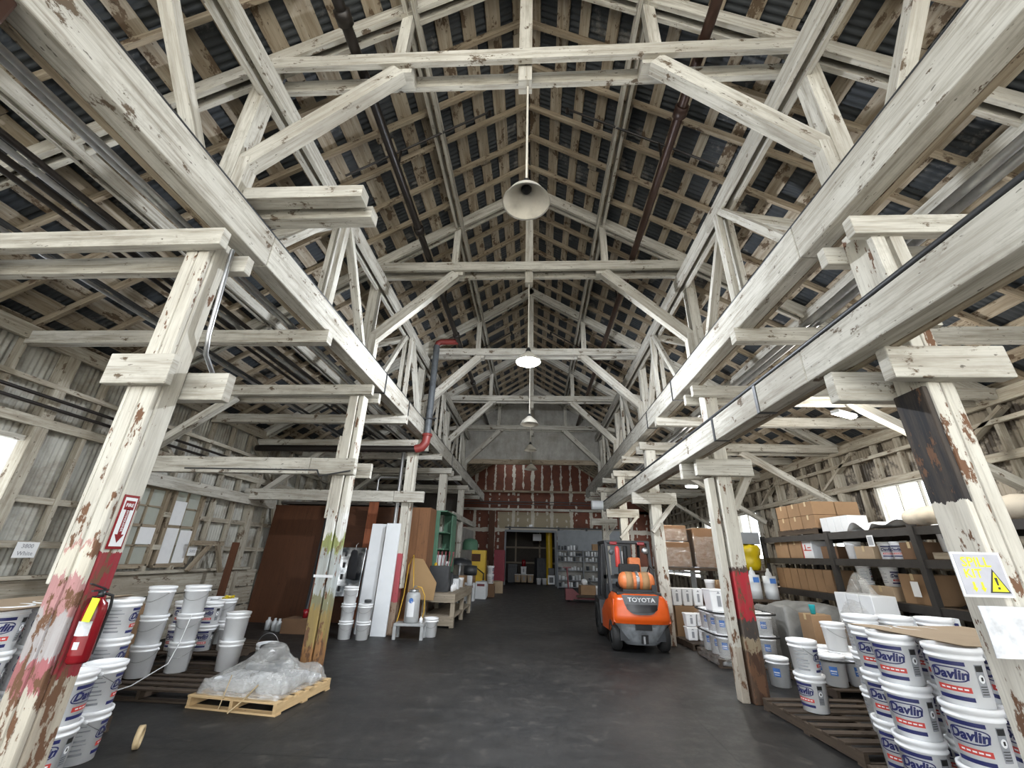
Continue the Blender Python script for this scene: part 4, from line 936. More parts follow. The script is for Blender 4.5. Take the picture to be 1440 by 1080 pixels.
def tub(x, y, z, w, d, h, rz, lab, group=None, mat='plastic'):
    t = thing('square_tub', lab, 'tub', (x, y, z), rz, group); mb = MB(); a = .86
    b = [(-w / 2 * a, -d / 2 * a, 0), (w / 2 * a, -d / 2 * a, 0), (w / 2 * a, d / 2 * a, 0), (-w / 2 * a, d / 2 * a, 0)]; tp = [(-w / 2, -d / 2, h), (w / 2, -d / 2, h), (w / 2, d / 2, h), (-w / 2, d / 2, h)]
    mb.add(b + tp, [(3, 2, 1, 0), (4, 5, 6, 7), (0, 1, 5, 4), (1, 2, 6, 5), (2, 3, 7, 6), (3, 0, 4, 7)]); bevel(build(mb, 'tub', M[mat], t), .02, 3)
    mb = MB(); mb.box((0, 0, h + .005), (w * 1.04, d * 1.04, .03)); bevel(build(mb, 'lid', M['plastic_lid'], t), .01)
    mb = MB(); mb.box((0, -d / 2 * .95 - .004, h * .5), (w * .22, .003, h * .5)); mb.prism([(-.03, -d / 2 * .985, h * .86), (.03, -d / 2 * .985, h * .86), (0, -d / 2 * 1.0, h * .97)], (0, -.004, 0)); build(mb, 'printed_mark', M['grey_ink'], t)
tub(3.40, 8.55, ZP + 2 * PH + .015, .30, .30, .34, .1, 'left square white tub on top of the wrapped load')
tub(3.74, 8.50, ZP + 2 * PH + .015, .30, .30, .34, .05, 'right square white tub on top of the wrapped load')
# grey draped load behind
t = thing('draped_load', 'tall load under dull grey film behind the wrapped buckets', 'wrapped goods', (4.98, 8.9, 0.0)); heap('plastic_film', t, 1.06, 1.2, lambda a, b: .90 + .06 * math.sin(4 * a + b), 0.0, M['drape_grey'], 30, 9, .03)
# ------------------------------------------------------------------ forklift
def forklift():
    t = thing('forklift', 'orange forklift with gas tank seen from behind, parked right of the aisle', 'forklift', (2.17, 8.92, 0))
    # counterweight: lofted, bulging rear
    def cw(levels, nm, mat, y1):
        mb = MB(); n = 24
        def fn(u, v):
            k = v * (len(levels) - 1); i = min(int(k), len(levels) - 2); f_ = k - i; a, b = levels[i], levels[i + 1]
            z = a[0] + (b[0] - a[0]) * f_; hw = a[1] + (b[1] - a[1]) * f_; yb = a[2] + (b[2] - a[2]) * f_; s = (u - .5) * 2
            e = abs(s); x = math.copysign(hw * min(1, e / .78), s); yy = yb + (.10 * (min(1, e / .78)) ** 3)
            if e > .78: yy = yb + .10 + (y1 - yb - .10) * ((e - .78) / .22)
            return (x, yy, z)
        mb.grid(fn, n, (len(levels) - 1) * 3)
        L0, L1 = levels[0], levels[-1]
        for (lv, flip) in ((L1, False), (L0, True)):
            k = 0 if flip else 1; ring = [fn(i / n, 0.0 if flip else 1.0) for i in range(n + 1)]; mb.add(ring, [tuple(range(n + 1)) if flip else tuple(range(n + 1))[::-1][::-1]], None)
        return build(mb, nm, M[mat], t)
    cw([(.50, .535, .03), (.58, .545, .0), (.78, .535, .02), (.93, .50, .06), (1.0, .44, .14)], 'counterweight', 'orange', .75)
    cw([(.14, .30, .16), (.20, .36, .12), (.42, .44, .06), (.50, .53, .06)], 'lower_counterweight', 'worn_iron', .55)
    mb = MB(); mb.box((0, .07, .45), (.30, .12, .09)); mb.box((0.02, .10, .25), (.12, .06, .14)); build(mb, 'tow_recess', M['grille'], t)
    mb = MB(); mb.box((.0, .07, .24), (.03, .08, .12)); build(mb, 'tow_pin', M['steel'], t)
    # dark hood panel with lettering, grille recess
    mb = MB()
    def pf(u, v):
        s = (u - .5) * 2; top = .985; bot = .66 + .14 * abs(s) ** 4 + 0.0; z = bot + (top - bot) * v; k = (z - .66) / .34
        return (s * (.36 - .05 * (1 - v)), -.014 + .085 * max(0, k) ** 1.6 + .04 * abs(s) ** 3, z)
    mb.grid(pf, 20, 10); build(mb, 'rear_panel', M['panel_dark'], t)
    mb = MB()
    def gf(u, v):
        s = (u - .5) * 2; z = .70 + .05 * abs(s) ** 4 + (.13 - .05 * abs(s) ** 4) * v; k = (z - .66) / .34; return (s * .29, -.030 + .085 * max(0, k) ** 1.6 + .04 * abs(s) ** 3, z)
    mb.grid(gf, 16, 4); build(mb, 'grille_opening', M['grille'], t)
    vs, fs = text('TOYOTA', .125, 0, .003); mb = MB(); mb.add([(v[0], -.028 + .085 * max(0, (.905 + v[2] * .8 - .66) / .34) ** 1.6 + .04 * abs(v[0] / .36) ** 3, .905 + v[2] * .8) for v in vs], fs); build(mb, 'lettering', M['silver'], t)
    mb = MB(); mb.box((0, .62, 1.0), (.86, .9, .06)); bevel(build(mb, 'hood', M['black_paint'], t), .02)
    for s in (-1, 1):
        mb = MB(); mb.prism([(s * .535, .10, .52), (s * .535, .62, .30), (s * .535, 1.55, .26), (s * .535, 1.62, .55), (s * .52, 1.1, .80), (s * .50, .55, .93), (s * .52, .16, .9)], (-s * .12, 0, 0)); build(mb, 'side_panel', M['orange'], t)
        mb = MB(); mb.prism([(s * .56, 1.60, .30), (s * .57, 1.66, .76), (s * .57, 2.35, .80), (s * .57, 2.5, .60), (s * .57, 2.42, .3)], (-s * .16, 0, 0)); build(mb, 'front_fender', M['black_paint'], t)
    # wheels
    for nm, x, y, r, w in (('rear_wheel', .45, .48, .27, .18), ('drive_wheel', .465, 2.10, .35, .23)):
        for s in (-1, 1):
            mb = MB(); mb.lathe([(r * .58, -w / 2), (r * .9, -w / 2), (r, -w * .34), (r, w * .34), (r * .9, w / 2), (r * .58, w / 2)], 30, axis='x'); wl_ = build(mb, nm, M['black_rubber'], t, (s * x, y, r))
            mb = MB(); mb.lathe([(0, -w * .36), (r * .3, -w * .40), (r * .57, -w * .44), (r * .6, -w * .2), (r * .6, w * .2), (r * .57, w * .44), (r * .3, w * .40), (0, w * .36)], 20, axis='x'); build(mb, 'wheel_rim', M['grey_iron'], wl_)
    mb = MB(); mb.box((0, 1.2, .32), (.84, 2.1, .22)); build(mb, 'chassis', M['black_paint'], t)
    # overhead guard
    for s in (-1, 1):
        mb = MB(); mb.beam((s * .44, .78, .98), (s * .46, 1.02, 1.95), .06, .10, up=(0, 1, 0)); build(mb, 'rear_pillar', M['black_paint'], t)
        mb = MB(); mb.tube([(s * .49, 2.22, .75), (s * .48, 2.05, 1.4), (s * .46, 1.90, 1.93)], .038, 8); build(mb, 'front_pillar', M['black_paint'], t)
    mb = MB()
    for s in (-1, 1): mb.beam((s * .46, .98, 1.97), (s * .46, 1.95, 1.97), .07, .06)
    for k in range(8): yy = 1.0 + .13 * k; mb.beam((-.46, yy, 1.98), (.46, yy, 1.98), .05 if k else .09, .05)
    build(mb, 'guard_roof', M['black_paint'], t)
    for s in (-1, 1):
        mb = MB(); mb.box((s * .30, .955, 1.945), (.16, .05, .065)); bevel(build(mb, 'tail_light', M['red_gloss'], t), .015)
    mb = MB(); mb.lathe([(.0, -.03), (.06, -.03), (.075, .02), (.07, .05), (.0, .05)], 16, axis='y', c=(.37, .90, 1.80)); build(mb, 'work_light', M['steel'], t)
    mb = MB(); mb.lathe([(.0, -.03), (.05, -.03), (.06, .02), (.0, .05)], 16, axis='y', c=(-.36, .92, 1.76)); build(mb, 'work_light', M['grey_iron'], t)
    mb = MB(); mb.lathe([(.045, 1.46), (.055, 1.48), (.05, 1.84), (.03, 1.88), (0, 1.89)], 12, c=(-.22, .98, 0)); build(mb, 'hanging_strap', M['red_ink'], t)
    # mast
    for s in (-1, 1):
        mb = MB(); mb.beam((s * .36, 2.56, .08), (s * .36, 2.56, 2.02), .09, .14, up=(0, 1, 0)); mb.beam((s * .27, 2.60, .12), (s * .27, 2.60, 1.98), .07, .10, up=(0, 1, 0)); build(mb, 'mast_channel', M['dark_steel'], t)
        mb = MB(); mb.tube([(s * .19, 2.55, .1), (s * .19, 2.55, 1.8)], .03, 8); build(mb, 'lift_cylinder', M['steel'], t)
    mb = MB(); mb.box((0, 2.56, 1.97), (.8, .1, .09)); mb.box((0, 2.58, 1.2), (.74, .06, .08)); build(mb, 'mast_crosshead', M['dark_steel'], t)
    mb = MB()
    for z in (.28, .62): mb.box((0, 2.72, z), (.96, .05, .12))
    for s in (-1, 1): mb.box((s * .3, 2.75, .4), (.12, .05, .7)); mb.box((s * .3, 3.25, .07), (.12, 1.05, .045))
    build(mb, 'fork_carriage', M['dark_steel'], t)
    # gas tank
    mb = MB(); r = .165
    mb.lathe([(0, -.36), (.06, -.355), (.12, -.33), (r, -.27), (r, .27), (.12, .33), (.06, .355), (0, .36)], 28, axis='x', c=(.02, .42, 1.22)); tk = build(mb, 'gas_tank', M['tank_orange'], t)
    for x in (-.16, .16):
        mb = MB(); mb.lathe([(r + .001, -.07), (r + .006, -.07), (r + .006, .07), (r + .001, .07)], 28, axis='x', c=(.02 + x, .42, 1.22)); build(mb, 'tank_wrap', M['strap_tan'], tk)
    mb = MB(); mb.lathe([(r + .007, -.03), (r + .014, -.03), (r + .014, .03), (r + .007, .03)], 28, axis='x', c=(.02, .42, 1.22)); mb.box((.02, .25, 1.26), (.06, .03, .09)); build(mb, 'tank_clamp', M['steel'], tk)
    mb = MB(); mb.box((.02, .42, 1.045), (.6, .26, .05)); mb.box((.33, .27, 1.1), (.10, .02, .12)); build(mb, 'tank_cradle', M['black_paint'], t)
    mb = MB(); mb.tube([(.36, .42, 1.3), (.42, .5, 1.42), (.40, .8, 1.5), (.3, .9, 1.2)], .015, 6); build(mb, 'gas_hose', M['black_rubber'], t)
    # seat, wheel
    mb = MB(); mb.box((0, 1.15, 1.10), (.46, .48, .12)); mb.box((0, .92, 1.32), (.46, .10, .42)); bevel(build(mb, 'seat', M['black_rubber'], t), .04, 3)
    mb = MB(); mb.box((.20, 1.32, 1.48), (.26, .22, .36)); bevel(build(mb, 'orange_box', M['tank_orange'], t), .04, 3)
    mb = MB(); mb.lathe([(.14, -.012), (.155, 0), (.14, .012), (.128, 0), (.14, -.012)], 20, c=(-.04, 1.70, 1.28)); mb.tube([(-.04, 1.70, 1.28), (-.04, 1.95, .95)], .025, 8); mb.box((-.04, 1.7, 1.28), (.28, .02, .012)); build(mb, 'steering_wheel', M['black_rubber'], t)
    mb = MB(); mb.box((0, 2.08, .9), (.7, .14, .34)); build(mb, 'dashboard', M['black_paint'], t)
forklift()

# ------------------------------------------------------------------ steel rack along the right wall
RX0, RX1 = 5.62, 6.75
UY = [4.55, 6.60, 8.48, 10.85]; LZ = [.30, 1.13, 1.73, 2.17]
t = thing('storage_rack', 'long dark steel rack standing along the right wall', 'rack', (RX0, 4.55, 0))
for k, y in enumerate(UY):
    for x in (0, RX1 - RX0):
        mb = MB(); mb.beam((x, y - 4.55, 0), (x, y - 4.55, 2.2), .08, .09, up=(0, 1, 0)); build(mb, 'upright', M['rack_steel'], t)
    mb = MB()
    for z in (.4, 1.0, 1.6): mb.beam((0, y - 4.55, z), (RX1 - RX0, y - 4.55, z + .45), .03, .03)
    build(mb, 'upright_bracing', M['rack_steel'], t)
for z in LZ:
    for a, b in zip(UY[:-1], UY[1:]):
        for x in (0, RX1 - RX0):
            mb = MB(); mb.beam((x, a - 4.5, z - .06), (x, b - 4.6, z - .06), .05, .11); build(mb, 'shelf_beam', M['rack_steel'], t)
        mb = MB(); mb.box(((RX1 - RX0) / 2, (a + b) / 2 - 4.55, z - .008), (RX1 - RX0 + .02, b - a - .08, .014)); build(mb, 'shelf_deck', M['pallet_old'], t)
xs = RX0 + .05
# top of the rack
for k in range(2):
    for j in range(3):
        for i in range(2):
            carton(xs + .22 + .46 * i, 9.02 + .44 * j, 2.28 + .26 * k, .44, .42, .255, 0, '%s brown carton, %s row, %s place in the block on the rack top' % (['lower', 'upper'][k], ['front', 'rear'][i], ['right', 'middle', 'left'][j]), 'cardboard', True)
pallet(5.62 + .55, 9.45, 1.1, 1.35, 0, 'dark pallet on the rack top under the brown cartons'); D.objects[[o.name for o in C.objects if o.name.startswith('pallet') and o.type == 'EMPTY'][-1]].location.z = 2.165
for j in range(4): carton(xs + .18, 8.02 + .19 * j, 2.18, .34, .18, .27, 0, 'white upright carton, %s of four on the rack top' % ['rightmost', 'third', 'second', 'leftmost'][j], 'white_panel', False)
mb = MB(); mb.grid(lambda u, v: (xs - .02 + .8 * v - .03 * math.sin(u * 9), 7.10 + .9 * u, 2.27 + .05 * math.sin(u * 11 + v * 6) - .16 * max(0, .25 - v) * (1 + math.sin(u * 14))), 26, 12)
tag(build(mb, 'plastic_sheet', M['paper']), 'crumpled white sheet draped over the rack top edge', 'sheet')
def sack(p, L, r, rz, lab):
    mb = MB(); prof = []
    for k in range(13):
        u = k / 12 * 2 - 1; prof.append((max(.001, r * (1 - abs(u) ** 5) * (1 + .05 * math.sin(k * 2.2))), u * L / 2))
    mb.lathe(prof, 18, axis='y'); mb.v = [(x, y, z * .72 + .035) for x, y, z in mb.v]; tag(build(mb, 'sack', M['sack'], None, p, rz), lab, 'sack')
sack((xs + .30, 6.62, 2.29), .95, .20, 0, 'long tan sack on the rack top below the glaring window, left one')
sack((xs + .30, 5.62, 2.29), 1.0, .22, .05, 'long tan sack on the rack top partly behind the nearest post')
sack((xs + .72, 6.2, 2.28), 1.1, .18, 0, 'tan sack lying behind the front sacks on the rack top')
# shelf at 1.73
carton(xs + .25, 10.25, LZ[2], .45, .5, .34, 0, 'brown carton at the left end of the upper shelf')
carton(xs + .24, 9.72, LZ[2], .44, .44, .35, 0, 'orange brown carton beside the printed white box on the upper shelf', 'cardboard')
t = carton(xs + .20, 9.30, LZ[2], .36, .32, .33, 0, 'white box with red print on the upper shelf', 'white_panel', False)
mb = MB(); mb.box((-.182, 0, .15), (.003, .24, .02)); mb.box((-.182, .06, .2), (.003, .03, .12)); mb.box((-.182, -.06, .2), (.003, .10, .02)); mb.box((-.182, .155, .16), (.003, .02, .32)); build(mb, 'red_print', M['red_ink'], t)
carton(xs + .3, 8.82, LZ[2], .4, .36, .22, .2, 'low dark carton at the right of the printed box', 'cardboard_dark')
carton(xs + .22, 7.80, LZ[2], .36, .42, .20, 0, 'pale carton on the upper shelf beside the blue labelled pail', 'cardboard_pale')
pail(xs + .16, 8.20, LZ[2], 1.0, 'blue', 'white pail with blue label at the rack upright, upper shelf', None, .8)
for j, (dy, kk) in enumerate(((0, 'davlin'), (.25, 'davlin'))): pail(xs + .16, 7.20 + dy, LZ[2], -1.1 + j * .4, kk, 'small white pail with navy lettering on the upper shelf, %s' % ['right one', 'left one'][j], None, .72)
carton(xs + .3, 6.88, LZ[2], .5, .34, .24, 0, 'dark carton right of the small lettered pails', 'cardboard_dark')
for j in range(2): pail(xs + .18, 5.98 + .33 * j, LZ[2] + .10, -1.2, 'grey', 'white pail with green mark on the low crate, %s' % ['right one', 'left one'][j])
t = thing('wooden_crate', 'shallow wooden crate under the two white pails on the upper shelf', 'crate', (xs + .2, 6.12, LZ[2]))
mb = MB(); mb.box((0, 0, .03), (.34, .74, .02)); build(mb, 'base', M['bench_wood'], t)
for s in (-1, 1):
    mb = MB(); mb.box((s * .17, 0, .05), (.015, .74, .085)); mb.box((0, s * .37, .05), (.34, .015, .085)); build(mb, 'side', M['bench_wood'], t)
carton(xs + .5, 6.1, LZ[2], .3, .3, .3, 0, 'brown carton behind the white pails on the upper shelf', 'cardboard_dark')
mb = MB(); mb.beam((RX0 - .055, 5.55, 1.62), (RX0 - .055, 5.55, 2.16), .24, .012, up=(1, 0, 0)); tag(build(mb, 'grey_board', M['grey_paint']), 'narrow pale grey board hung on the rack beside the nearest post', 'board')
t = thing('shelf_tag', 'small white card hanging from the top rack beam', 'card', (RX0 - .045, 7.40, 2.0)); mb = MB(); mb.box((0, 0, 0), (.004, .13, .17)); build(mb, 'card', M['paper'], t); mb = MB(); mb.box((-.003, 0, 0), (.002, .10, .13)); build(mb, 'printed_field', M['grey_ink'], t)
# shelf at 1.13
for j in range(7): carton(xs + .22, 8.86 + .27 * j, LZ[1], .42, .255, .40, 0, 'upright brown carton, %s from the right on the middle shelf' % ['first', 'second', 'third', 'fourth', 'fifth', 'sixth', 'seventh'][j], 'cardboard', False)
for j in range(8): mb = MB(); mb.box((0, 0, .07), (.03, .10, .14)); tag(build(mb, 'binder', M['black_ink'], None, (xs + .1, 8.9 + .2 * j, LZ[1] + .402)), 'black binder, %s from the right above the upright cartons' % ['first', 'second', 'third', 'fourth', 'fifth', 'sixth', 'seventh', 'eighth'][j], 'binder')
for k in range(2): pail(xs + .16, 8.10, LZ[1] + k * PH * .72, 1.0, 'davlin', '%s white lettered pail at the rack upright, middle shelf' % ['lower', 'upper'][k], None, .72)
pail(xs + .2, 7.6, LZ[1] + .2, .2, 'davlin', 'bagged white pail on the middle shelf', None, .8)
carton(xs + .2, 7.62, LZ[1], .4, .5, .2, 0, 'low tan carton below the bagged pail', 'cardboard_pale')
carton(xs + .25, 6.98, LZ[1], .46, .46, .40, .05, 'brown carton with white sheet on the middle shelf', 'cardboard')
mb = MB(); mb.box((0, 0, 0), (.004, .13, .2)); tag(build(mb, 'paper_sheet', M['paper'], None, (xs - .012, 6.92, LZ[1] + .2)), 'white sheet stuck on the middle shelf carton', 'paper')
for k in range(2):
    for j in range(2): pail(xs + .14, 5.90 + .27 * j, LZ[1] + .0 + k * PH * .72, -1.1, 'davlin', '%s blue banded pail, %s pair on the middle shelf by the nearest post' % (['lower', 'upper'][k], ['right', 'left'][j]), None, .72)
carton(xs + .7, 6.0, LZ[1], .4, 1.0, .45, 0, 'dark carton behind the blue banded pails', 'cardboard_dark')
# shelf at .30
for j in range(2):
    q = pail(xs + .2, 9.5 + .62 * j, LZ[0] + .25, .5, 'bare', 'white pail with red lid on the low shelf, %s' % ['right one', 'left one'][j], None, .9)
    for ch in q.children:
        if ch.name.startswith('lid'): ch.data = ch.data.copy(); ch.data.materials[0] = M['red_ink']
carton(xs + .25, 9.85, LZ[0], .5, 1.4, .24, 0, 'long dark carton under the red lidded pails', 'cardboard_dark')
carton(xs + .2, 9.0, LZ[0], .4, .4, .42, .1, 'brown carton on the low shelf right of the red lids', 'cardboard')
carton(xs + .2, 8.1, LZ[0], .4, .5, .35, 0, 'tan carton low on the rack behind the lone bucket', 'cardboard_dark')
for j in range(6): carton(xs + .15, 6.75 + .12 * j, LZ[0] + .1, .26, .10, .34, 0, 'slim grey carton, %s from the right on the low shelf' % ['first', 'second', 'third', 'fourth', 'fifth', 'sixth'][j], 'grey_paint', False)
carton(xs + .25, 6.2, LZ[0], .4, .6, .55, 0, 'brown carton low behind the tall labelled pile', 'cardboard')
# bagged load in front of the rack
t = thing('bagged_load', 'clear bagged white cartons standing before the rack', 'wrapped goods', (5.33, 7.55, 0)); heap('plastic_film', t, .5, .9, lambda a, b: 1.22 - .30 * (a * a + b * b) + .30 * math.exp(-(a * a + (b - .1) ** 2) / .30), .005, M['film_mid'], 30, 5, .04)
for j in range(3):
    mb = MB(); mb.box((0, -.28 + .28 * j, .98), (.36, .26, .46)); bevel(build(mb, 'white_carton', M['white_panel'], t), .01)
mb = MB(); mb.box((0, 0, .38), (.38, .78, .72)); bevel(build(mb, 'brown_carton', M['cardboard_dark'], t), .01)
carton(5.0, 6.40, 0, .42, .5, .80, .1, 'brown carton standing behind the rear bucket row at right', 'cardboard')
carton(4.80, 8.05, 0, .34, .30, .86, .1, 'tall narrow carton under the teal cup', 'cardboard')
mb = MB(); mb.lathe([(0, .002), (.035, 0), (.047, .13), (.05, .135), (.042, .13), (.03, .01), (0, .01)], 18); tag(build(mb, 'cup', M['teal'], None, (4.76, 8.0, .865)), 'bright teal cup standing on a tall carton', 'cup')
for j in range(3):
    t = thing('white_card', ['white folded card with dark print behind the cardboard sheet, left', 'white folded card behind the cardboard sheet, middle', 'white folded card behind the cardboard sheet, right'][j], 'card', (4.55 + .16 * j, 5.62, 0)); mb = MB(); mb.box((0, 0, .55), (.14, .1, 1.1)); build(mb, 'card', M['white_panel'], t)
    mb = MB(); mb.box((0, -.052, 1.04), (.09, .004, .03)); build(mb, 'printed_mark', M['navy'], t)
# left of the rack: grey jugs and yellow bag on a table
def table(nm, x, y, w, d, h, rz, lab, mat='bench_wood', leg='bench_wood', lw=.07):
    t = thing(nm, lab, 'table', (x, y, 0), rz); mb = MB(); mb.box((0, 0, h - .025), (w, d, .05)); bevel(build(mb, 'tabletop', M[mat], t), .008)
    for sx in (-1, 1):
        for sy in (-1, 1):
            mb = MB(); mb.beam((sx * (w / 2 - lw / 2), sy * (d / 2 - lw / 2), 0), (sx * (w / 2 - lw / 2), sy * (d / 2 - lw / 2), h - .05), lw, lw, up=(0, 1, 0)); build(mb, 'leg', M[leg], t)
    return t
table('low_table', 5.0, 10.1, .9, .6, .92, 0, 'dark low table carrying grey drums left of the rack', 'pallet_old', 'pallet_old')
def drum(x, y, z, r, h, lab, mat):
    t = thing('drum', lab, 'drum', (x, y, z)); mb = MB(); mb.lathe([(0, 0), (r, 0), (r, h * .3), (r * 1.04, h * .33), (r, h * .36), (r, h * .66), (r * 1.04, h * .69), (r, h * .72), (r, h), (0, h)], 20, smooth=True); build(mb, 'barrel', M[mat], t)
    mb = MB(); mb.lathe([(r * .5, h), (r * .42, h + .06), (r * .2, h + .10), (r * .16, h + .15), (0, h + .15)], 16); build(mb, 'cap', M['plastic_grey'], t)
    mb = MB(); mb.box((0, -r - .002, h * .8), (r * .9, .006, h * .22)); build(mb, 'label', M['blue_ink'], t)
drum(4.80, 9.95, .92, .13, .46, 'left grey jug on the low table under the yellow bag', 'plastic_grey')
drum(5.14, 9.95, .92, .13, .44, 'right grey jug on the low table under the yellow bag', 'plastic_grey')
table('high_shelf', 5.24, 10.95, .55, .55, 1.45, 0, 'dark stand carrying the yellow bag behind the second right column', 'pallet_old', 'pallet_old')
t = thing('yellow_bag', 'crumpled bright yellow bag beside the second right column', 'bag', (5.24, 10.92, 1.45)); mb = MB()
mb.lathe([(0, 0), (.20, .0), (.24, .1), (.25, .22), (.23, .30), (.27, .36), (.28, .48), (.24, .54), (.1, .57), (0, .56)], 26)
rr = random.Random(3); mb.v = [(x * (1 + .06 * math.sin(9 * math.atan2(y, x) + 20 * z)), y * (1 + .06 * math.sin(9 * math.atan2(y, x) + 20 * z)), z + .015 * math.sin(7 * math.atan2(y, x))) for x, y, z in mb.v]; build(mb, 'bag', M['yellow_plastic'], t)
carton(5.24, 10.95, 2.025, .5, .45, .26, 0, 'grey box lying on top of the yellow bag stack', 'grey_paint', False)
# far right: wrapped bales on a rack, tubs, boxes
t = thing('pallet_rack', 'low timber rack holding the wrapped bales beyond the second right column', 'rack', (4.2, 12.2, 0))
mb = MB(); mb.box((0, 0, 1.42), (1.7, 1.2, .06)); build(mb, 'deck', M['pallet_old'], t)
for sx in (-1, 1):
    for sy in (-1, 1):
        mb = MB(); mb.box((sx * .8, sy * .55, .70), (.09, .09, 1.39)); build(mb, 'leg', M['pallet_old'], t)
def bale(x, y, z, w, d, h, lab):
    t = thing('wrapped_bale', lab, 'wrapped goods', (x, y, z)); mb = MB(); mb.box((0, 0, h / 2), (w * .93, d * .93, h * .97)); bevel(build(mb, 'contents', M['cardboard_dark'], t), .02); heap('plastic_film', t, w, d, lambda a, b: h, .0, M['film_thin'], 22, int(x * 100), .02)
bale(3.83, 12.1, 1.455, .72, .9, .62, 'left lower wrapped brown bale behind the third right column'); bale(4.65, 12.1, 1.455, .78, .9, .98, 'tall right wrapped bale with pale cartons showing'); bale(3.84, 12.12, 2.09, .66, .8, .40, 'small wrapped bale on top of the left one')
carton(3.60, 11.1, 0, .55, .7, .66, 0, 'brown carton on the floor right of the forklift', 'cardboard'); carton(4.24, 11.0, 0, .36, .7, .95, .03, 'tall dark carton behind the wrapped bucket load', 'cardboard_dark'); carton(4.66, 11.1, .66 * 0, .36, .6, 1.2, 0, 'tan upright carton beside the tall dark carton', 'cardboard')
for j in range(3): tub(3.42 + .24 * j, 10.95, .665, .23, .3, .34, 0, 'white tub, %s of three on the carton by the forklift' % ['left', 'middle', 'right'][j])
pail(4.0, 10.38, 0, 0, 'bare', 'plain white bucket on the floor behind the wrapped load'); pail(4.22, 10.85, .955, 0, 'bare', 'plain white bucket on top of the tall dark carton', None, .75)
for k in range(2):
    for j in range(3): tub(3.36 + .24 * j, 9.95, .125 + .25 * k, .22, .22, .22, 0, 'small white tub, %s row, %s, by the forklift wheel' % (['lower', 'upper'][k], ['left', 'middle', 'right'][j]))
pallet(3.62, 10.0, .86, .8, .1, 'dark pallet with small white tubs right of the forklift')
t = thing('wall_shelf', 'pale shelf with white bottles behind the third right column', 'shelf', (4.4, 14.0, 0)); mb = MB()
for z in (.5, 1.28, 1.62): mb.box((0, 0, z), (1.1, .35, .04))
build(mb, 'board', M['white_panel'], t)
for s in (-1, 1):
    mb = MB(); mb.box((s * .55, 0, .85), (.04, .35, 1.7)); build(mb, 'side', M['white_panel'], t)
def bottle(x, y, z, r, h, lab, mat='plastic', group=None):
    mb = MB(); mb.lathe([(0, 0), (r, 0), (r, h * .7), (r * .45, h * .84), (r * .4, h), (0, h)], 12); tag(build(mb, 'bottle', M[mat], None, (x, y, z)), lab, 'bottle', group)
for j in range(4):
    bottle(4.12 + .17 * j, 13.95, 1.64, .06, .22, 'bottle on the upper pale shelf, %s from the left' % ['first', 'second', 'third', 'fourth'][j], 'plastic')
    bottle(4.12 + .17 * j, 13.95, 1.30, .06, .24, 'bottle on the lower pale shelf, %s from the left' % ['first', 'second', 'third', 'fourth'][j], 'plastic')

# ------------------------------------------------------------------ left aisle partition and leaning boards
def board(nm, x, y, w, th, z0, z1, mat, lab, cat='board', rz=0, lean=0.0):
    mb = MB(); mb.beam((0, 0, 0), (0, lean, z1 - z0), w, th, up=(0, 1, 0)); return tag(bevel(build(mb, nm, M[mat], None, (x, y, z0), rz), .004), lab, cat)
mb = MB(); mb.box((-5.2, 11.35, 1.38), (3.6, .05, 2.76)); mb.box((-3.36, 13.2, 1.38), (.05, 3.7, 2.76)); struct(build(mb, 'wall_partition', M['brown_ply']), 'dark brown plywood partition in the left aisle')
mb = MB(); mb.box((-3.3, 19.5, 1.4), (.06, 9, 2.8)); struct(build(mb, 'wall_workshop', M['gable_board']), 'pale panel wall along the far left side')
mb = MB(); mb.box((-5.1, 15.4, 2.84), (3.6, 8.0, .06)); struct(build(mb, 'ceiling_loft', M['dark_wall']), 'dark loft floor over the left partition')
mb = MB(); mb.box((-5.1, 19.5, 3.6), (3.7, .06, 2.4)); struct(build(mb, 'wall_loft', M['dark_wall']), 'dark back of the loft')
t = thing('sliding_panel', 'big dark brown plywood panel leaning in the left corner', 'panel', (-6.15, 11.1, 0)); mb = MB(); mb.beam((0, -.12, 0), (0, .08, 2.72), 1.42, .05, up=(0, 1, 0)); build(mb, 'sheet', M['brown_ply'], t)
mb = MB(); mb.beam((.74, -.13, 0), (.74, .07, 2.74), .04, .06, up=(0, 1, 0)); build(mb, 'edge_rail', M['dark_steel'], t)
board('grey_plank', -5.32, 10.95, .14, .05, 0, 1.35, 'grey_paint', 'short grey plank leaning beside the first red board', lean=.18)
board('red_board', -5.10, 10.72, .24, .06, 0, 2.85, 'red_board', 'tall red brown board left of the green column', lean=.12)
board('red_board', -4.05, 10.72, .24, .06, 0, 2.85, 'red_board', 'tall red brown board behind the polished sheet', lean=.12)
board('white_board', -3.56, 9.95, .33, .05, 0, 2.25, 'white_panel', 'left tall white panel leaning near the third left column', lean=.16)
board('white_board', -3.16, 9.80, .33, .05, 0, 2.26, 'white_panel', 'right tall white panel leaning against the third left column', lean=.16)
board('grey_board', -3.70, 10.02, .16, .04, 0, 1.68, 'grey_paint', 'short grey board between the polished sheet and the white panels', lean=.12)
t = thing('polished_sheet', 'mirror like metal sheet with slots standing behind the green column', 'metal sheet', (-4.30, 9.98, .0)); mb = MB(); mb.beam((0, 0, .70), (0, .14, 1.72), 1.02, .03, up=(0, 1, 0)); bevel(build(mb, 'sheet', M['mirror'], t), .01)
for sx in (-.44, .06):
    for k in range(4): mb = MB(); mb.box((sx, -.012 + .034 * k + .008, .86 + .24 * k), (.055, .02, .11)); build(mb, 'slot', M['grille'], t)
for sx in (-.4, .4): mb = MB(); mb.box((sx, .03, .35), (.05, .05, .71)); build(mb, 'leg', M['dark_steel'], t)
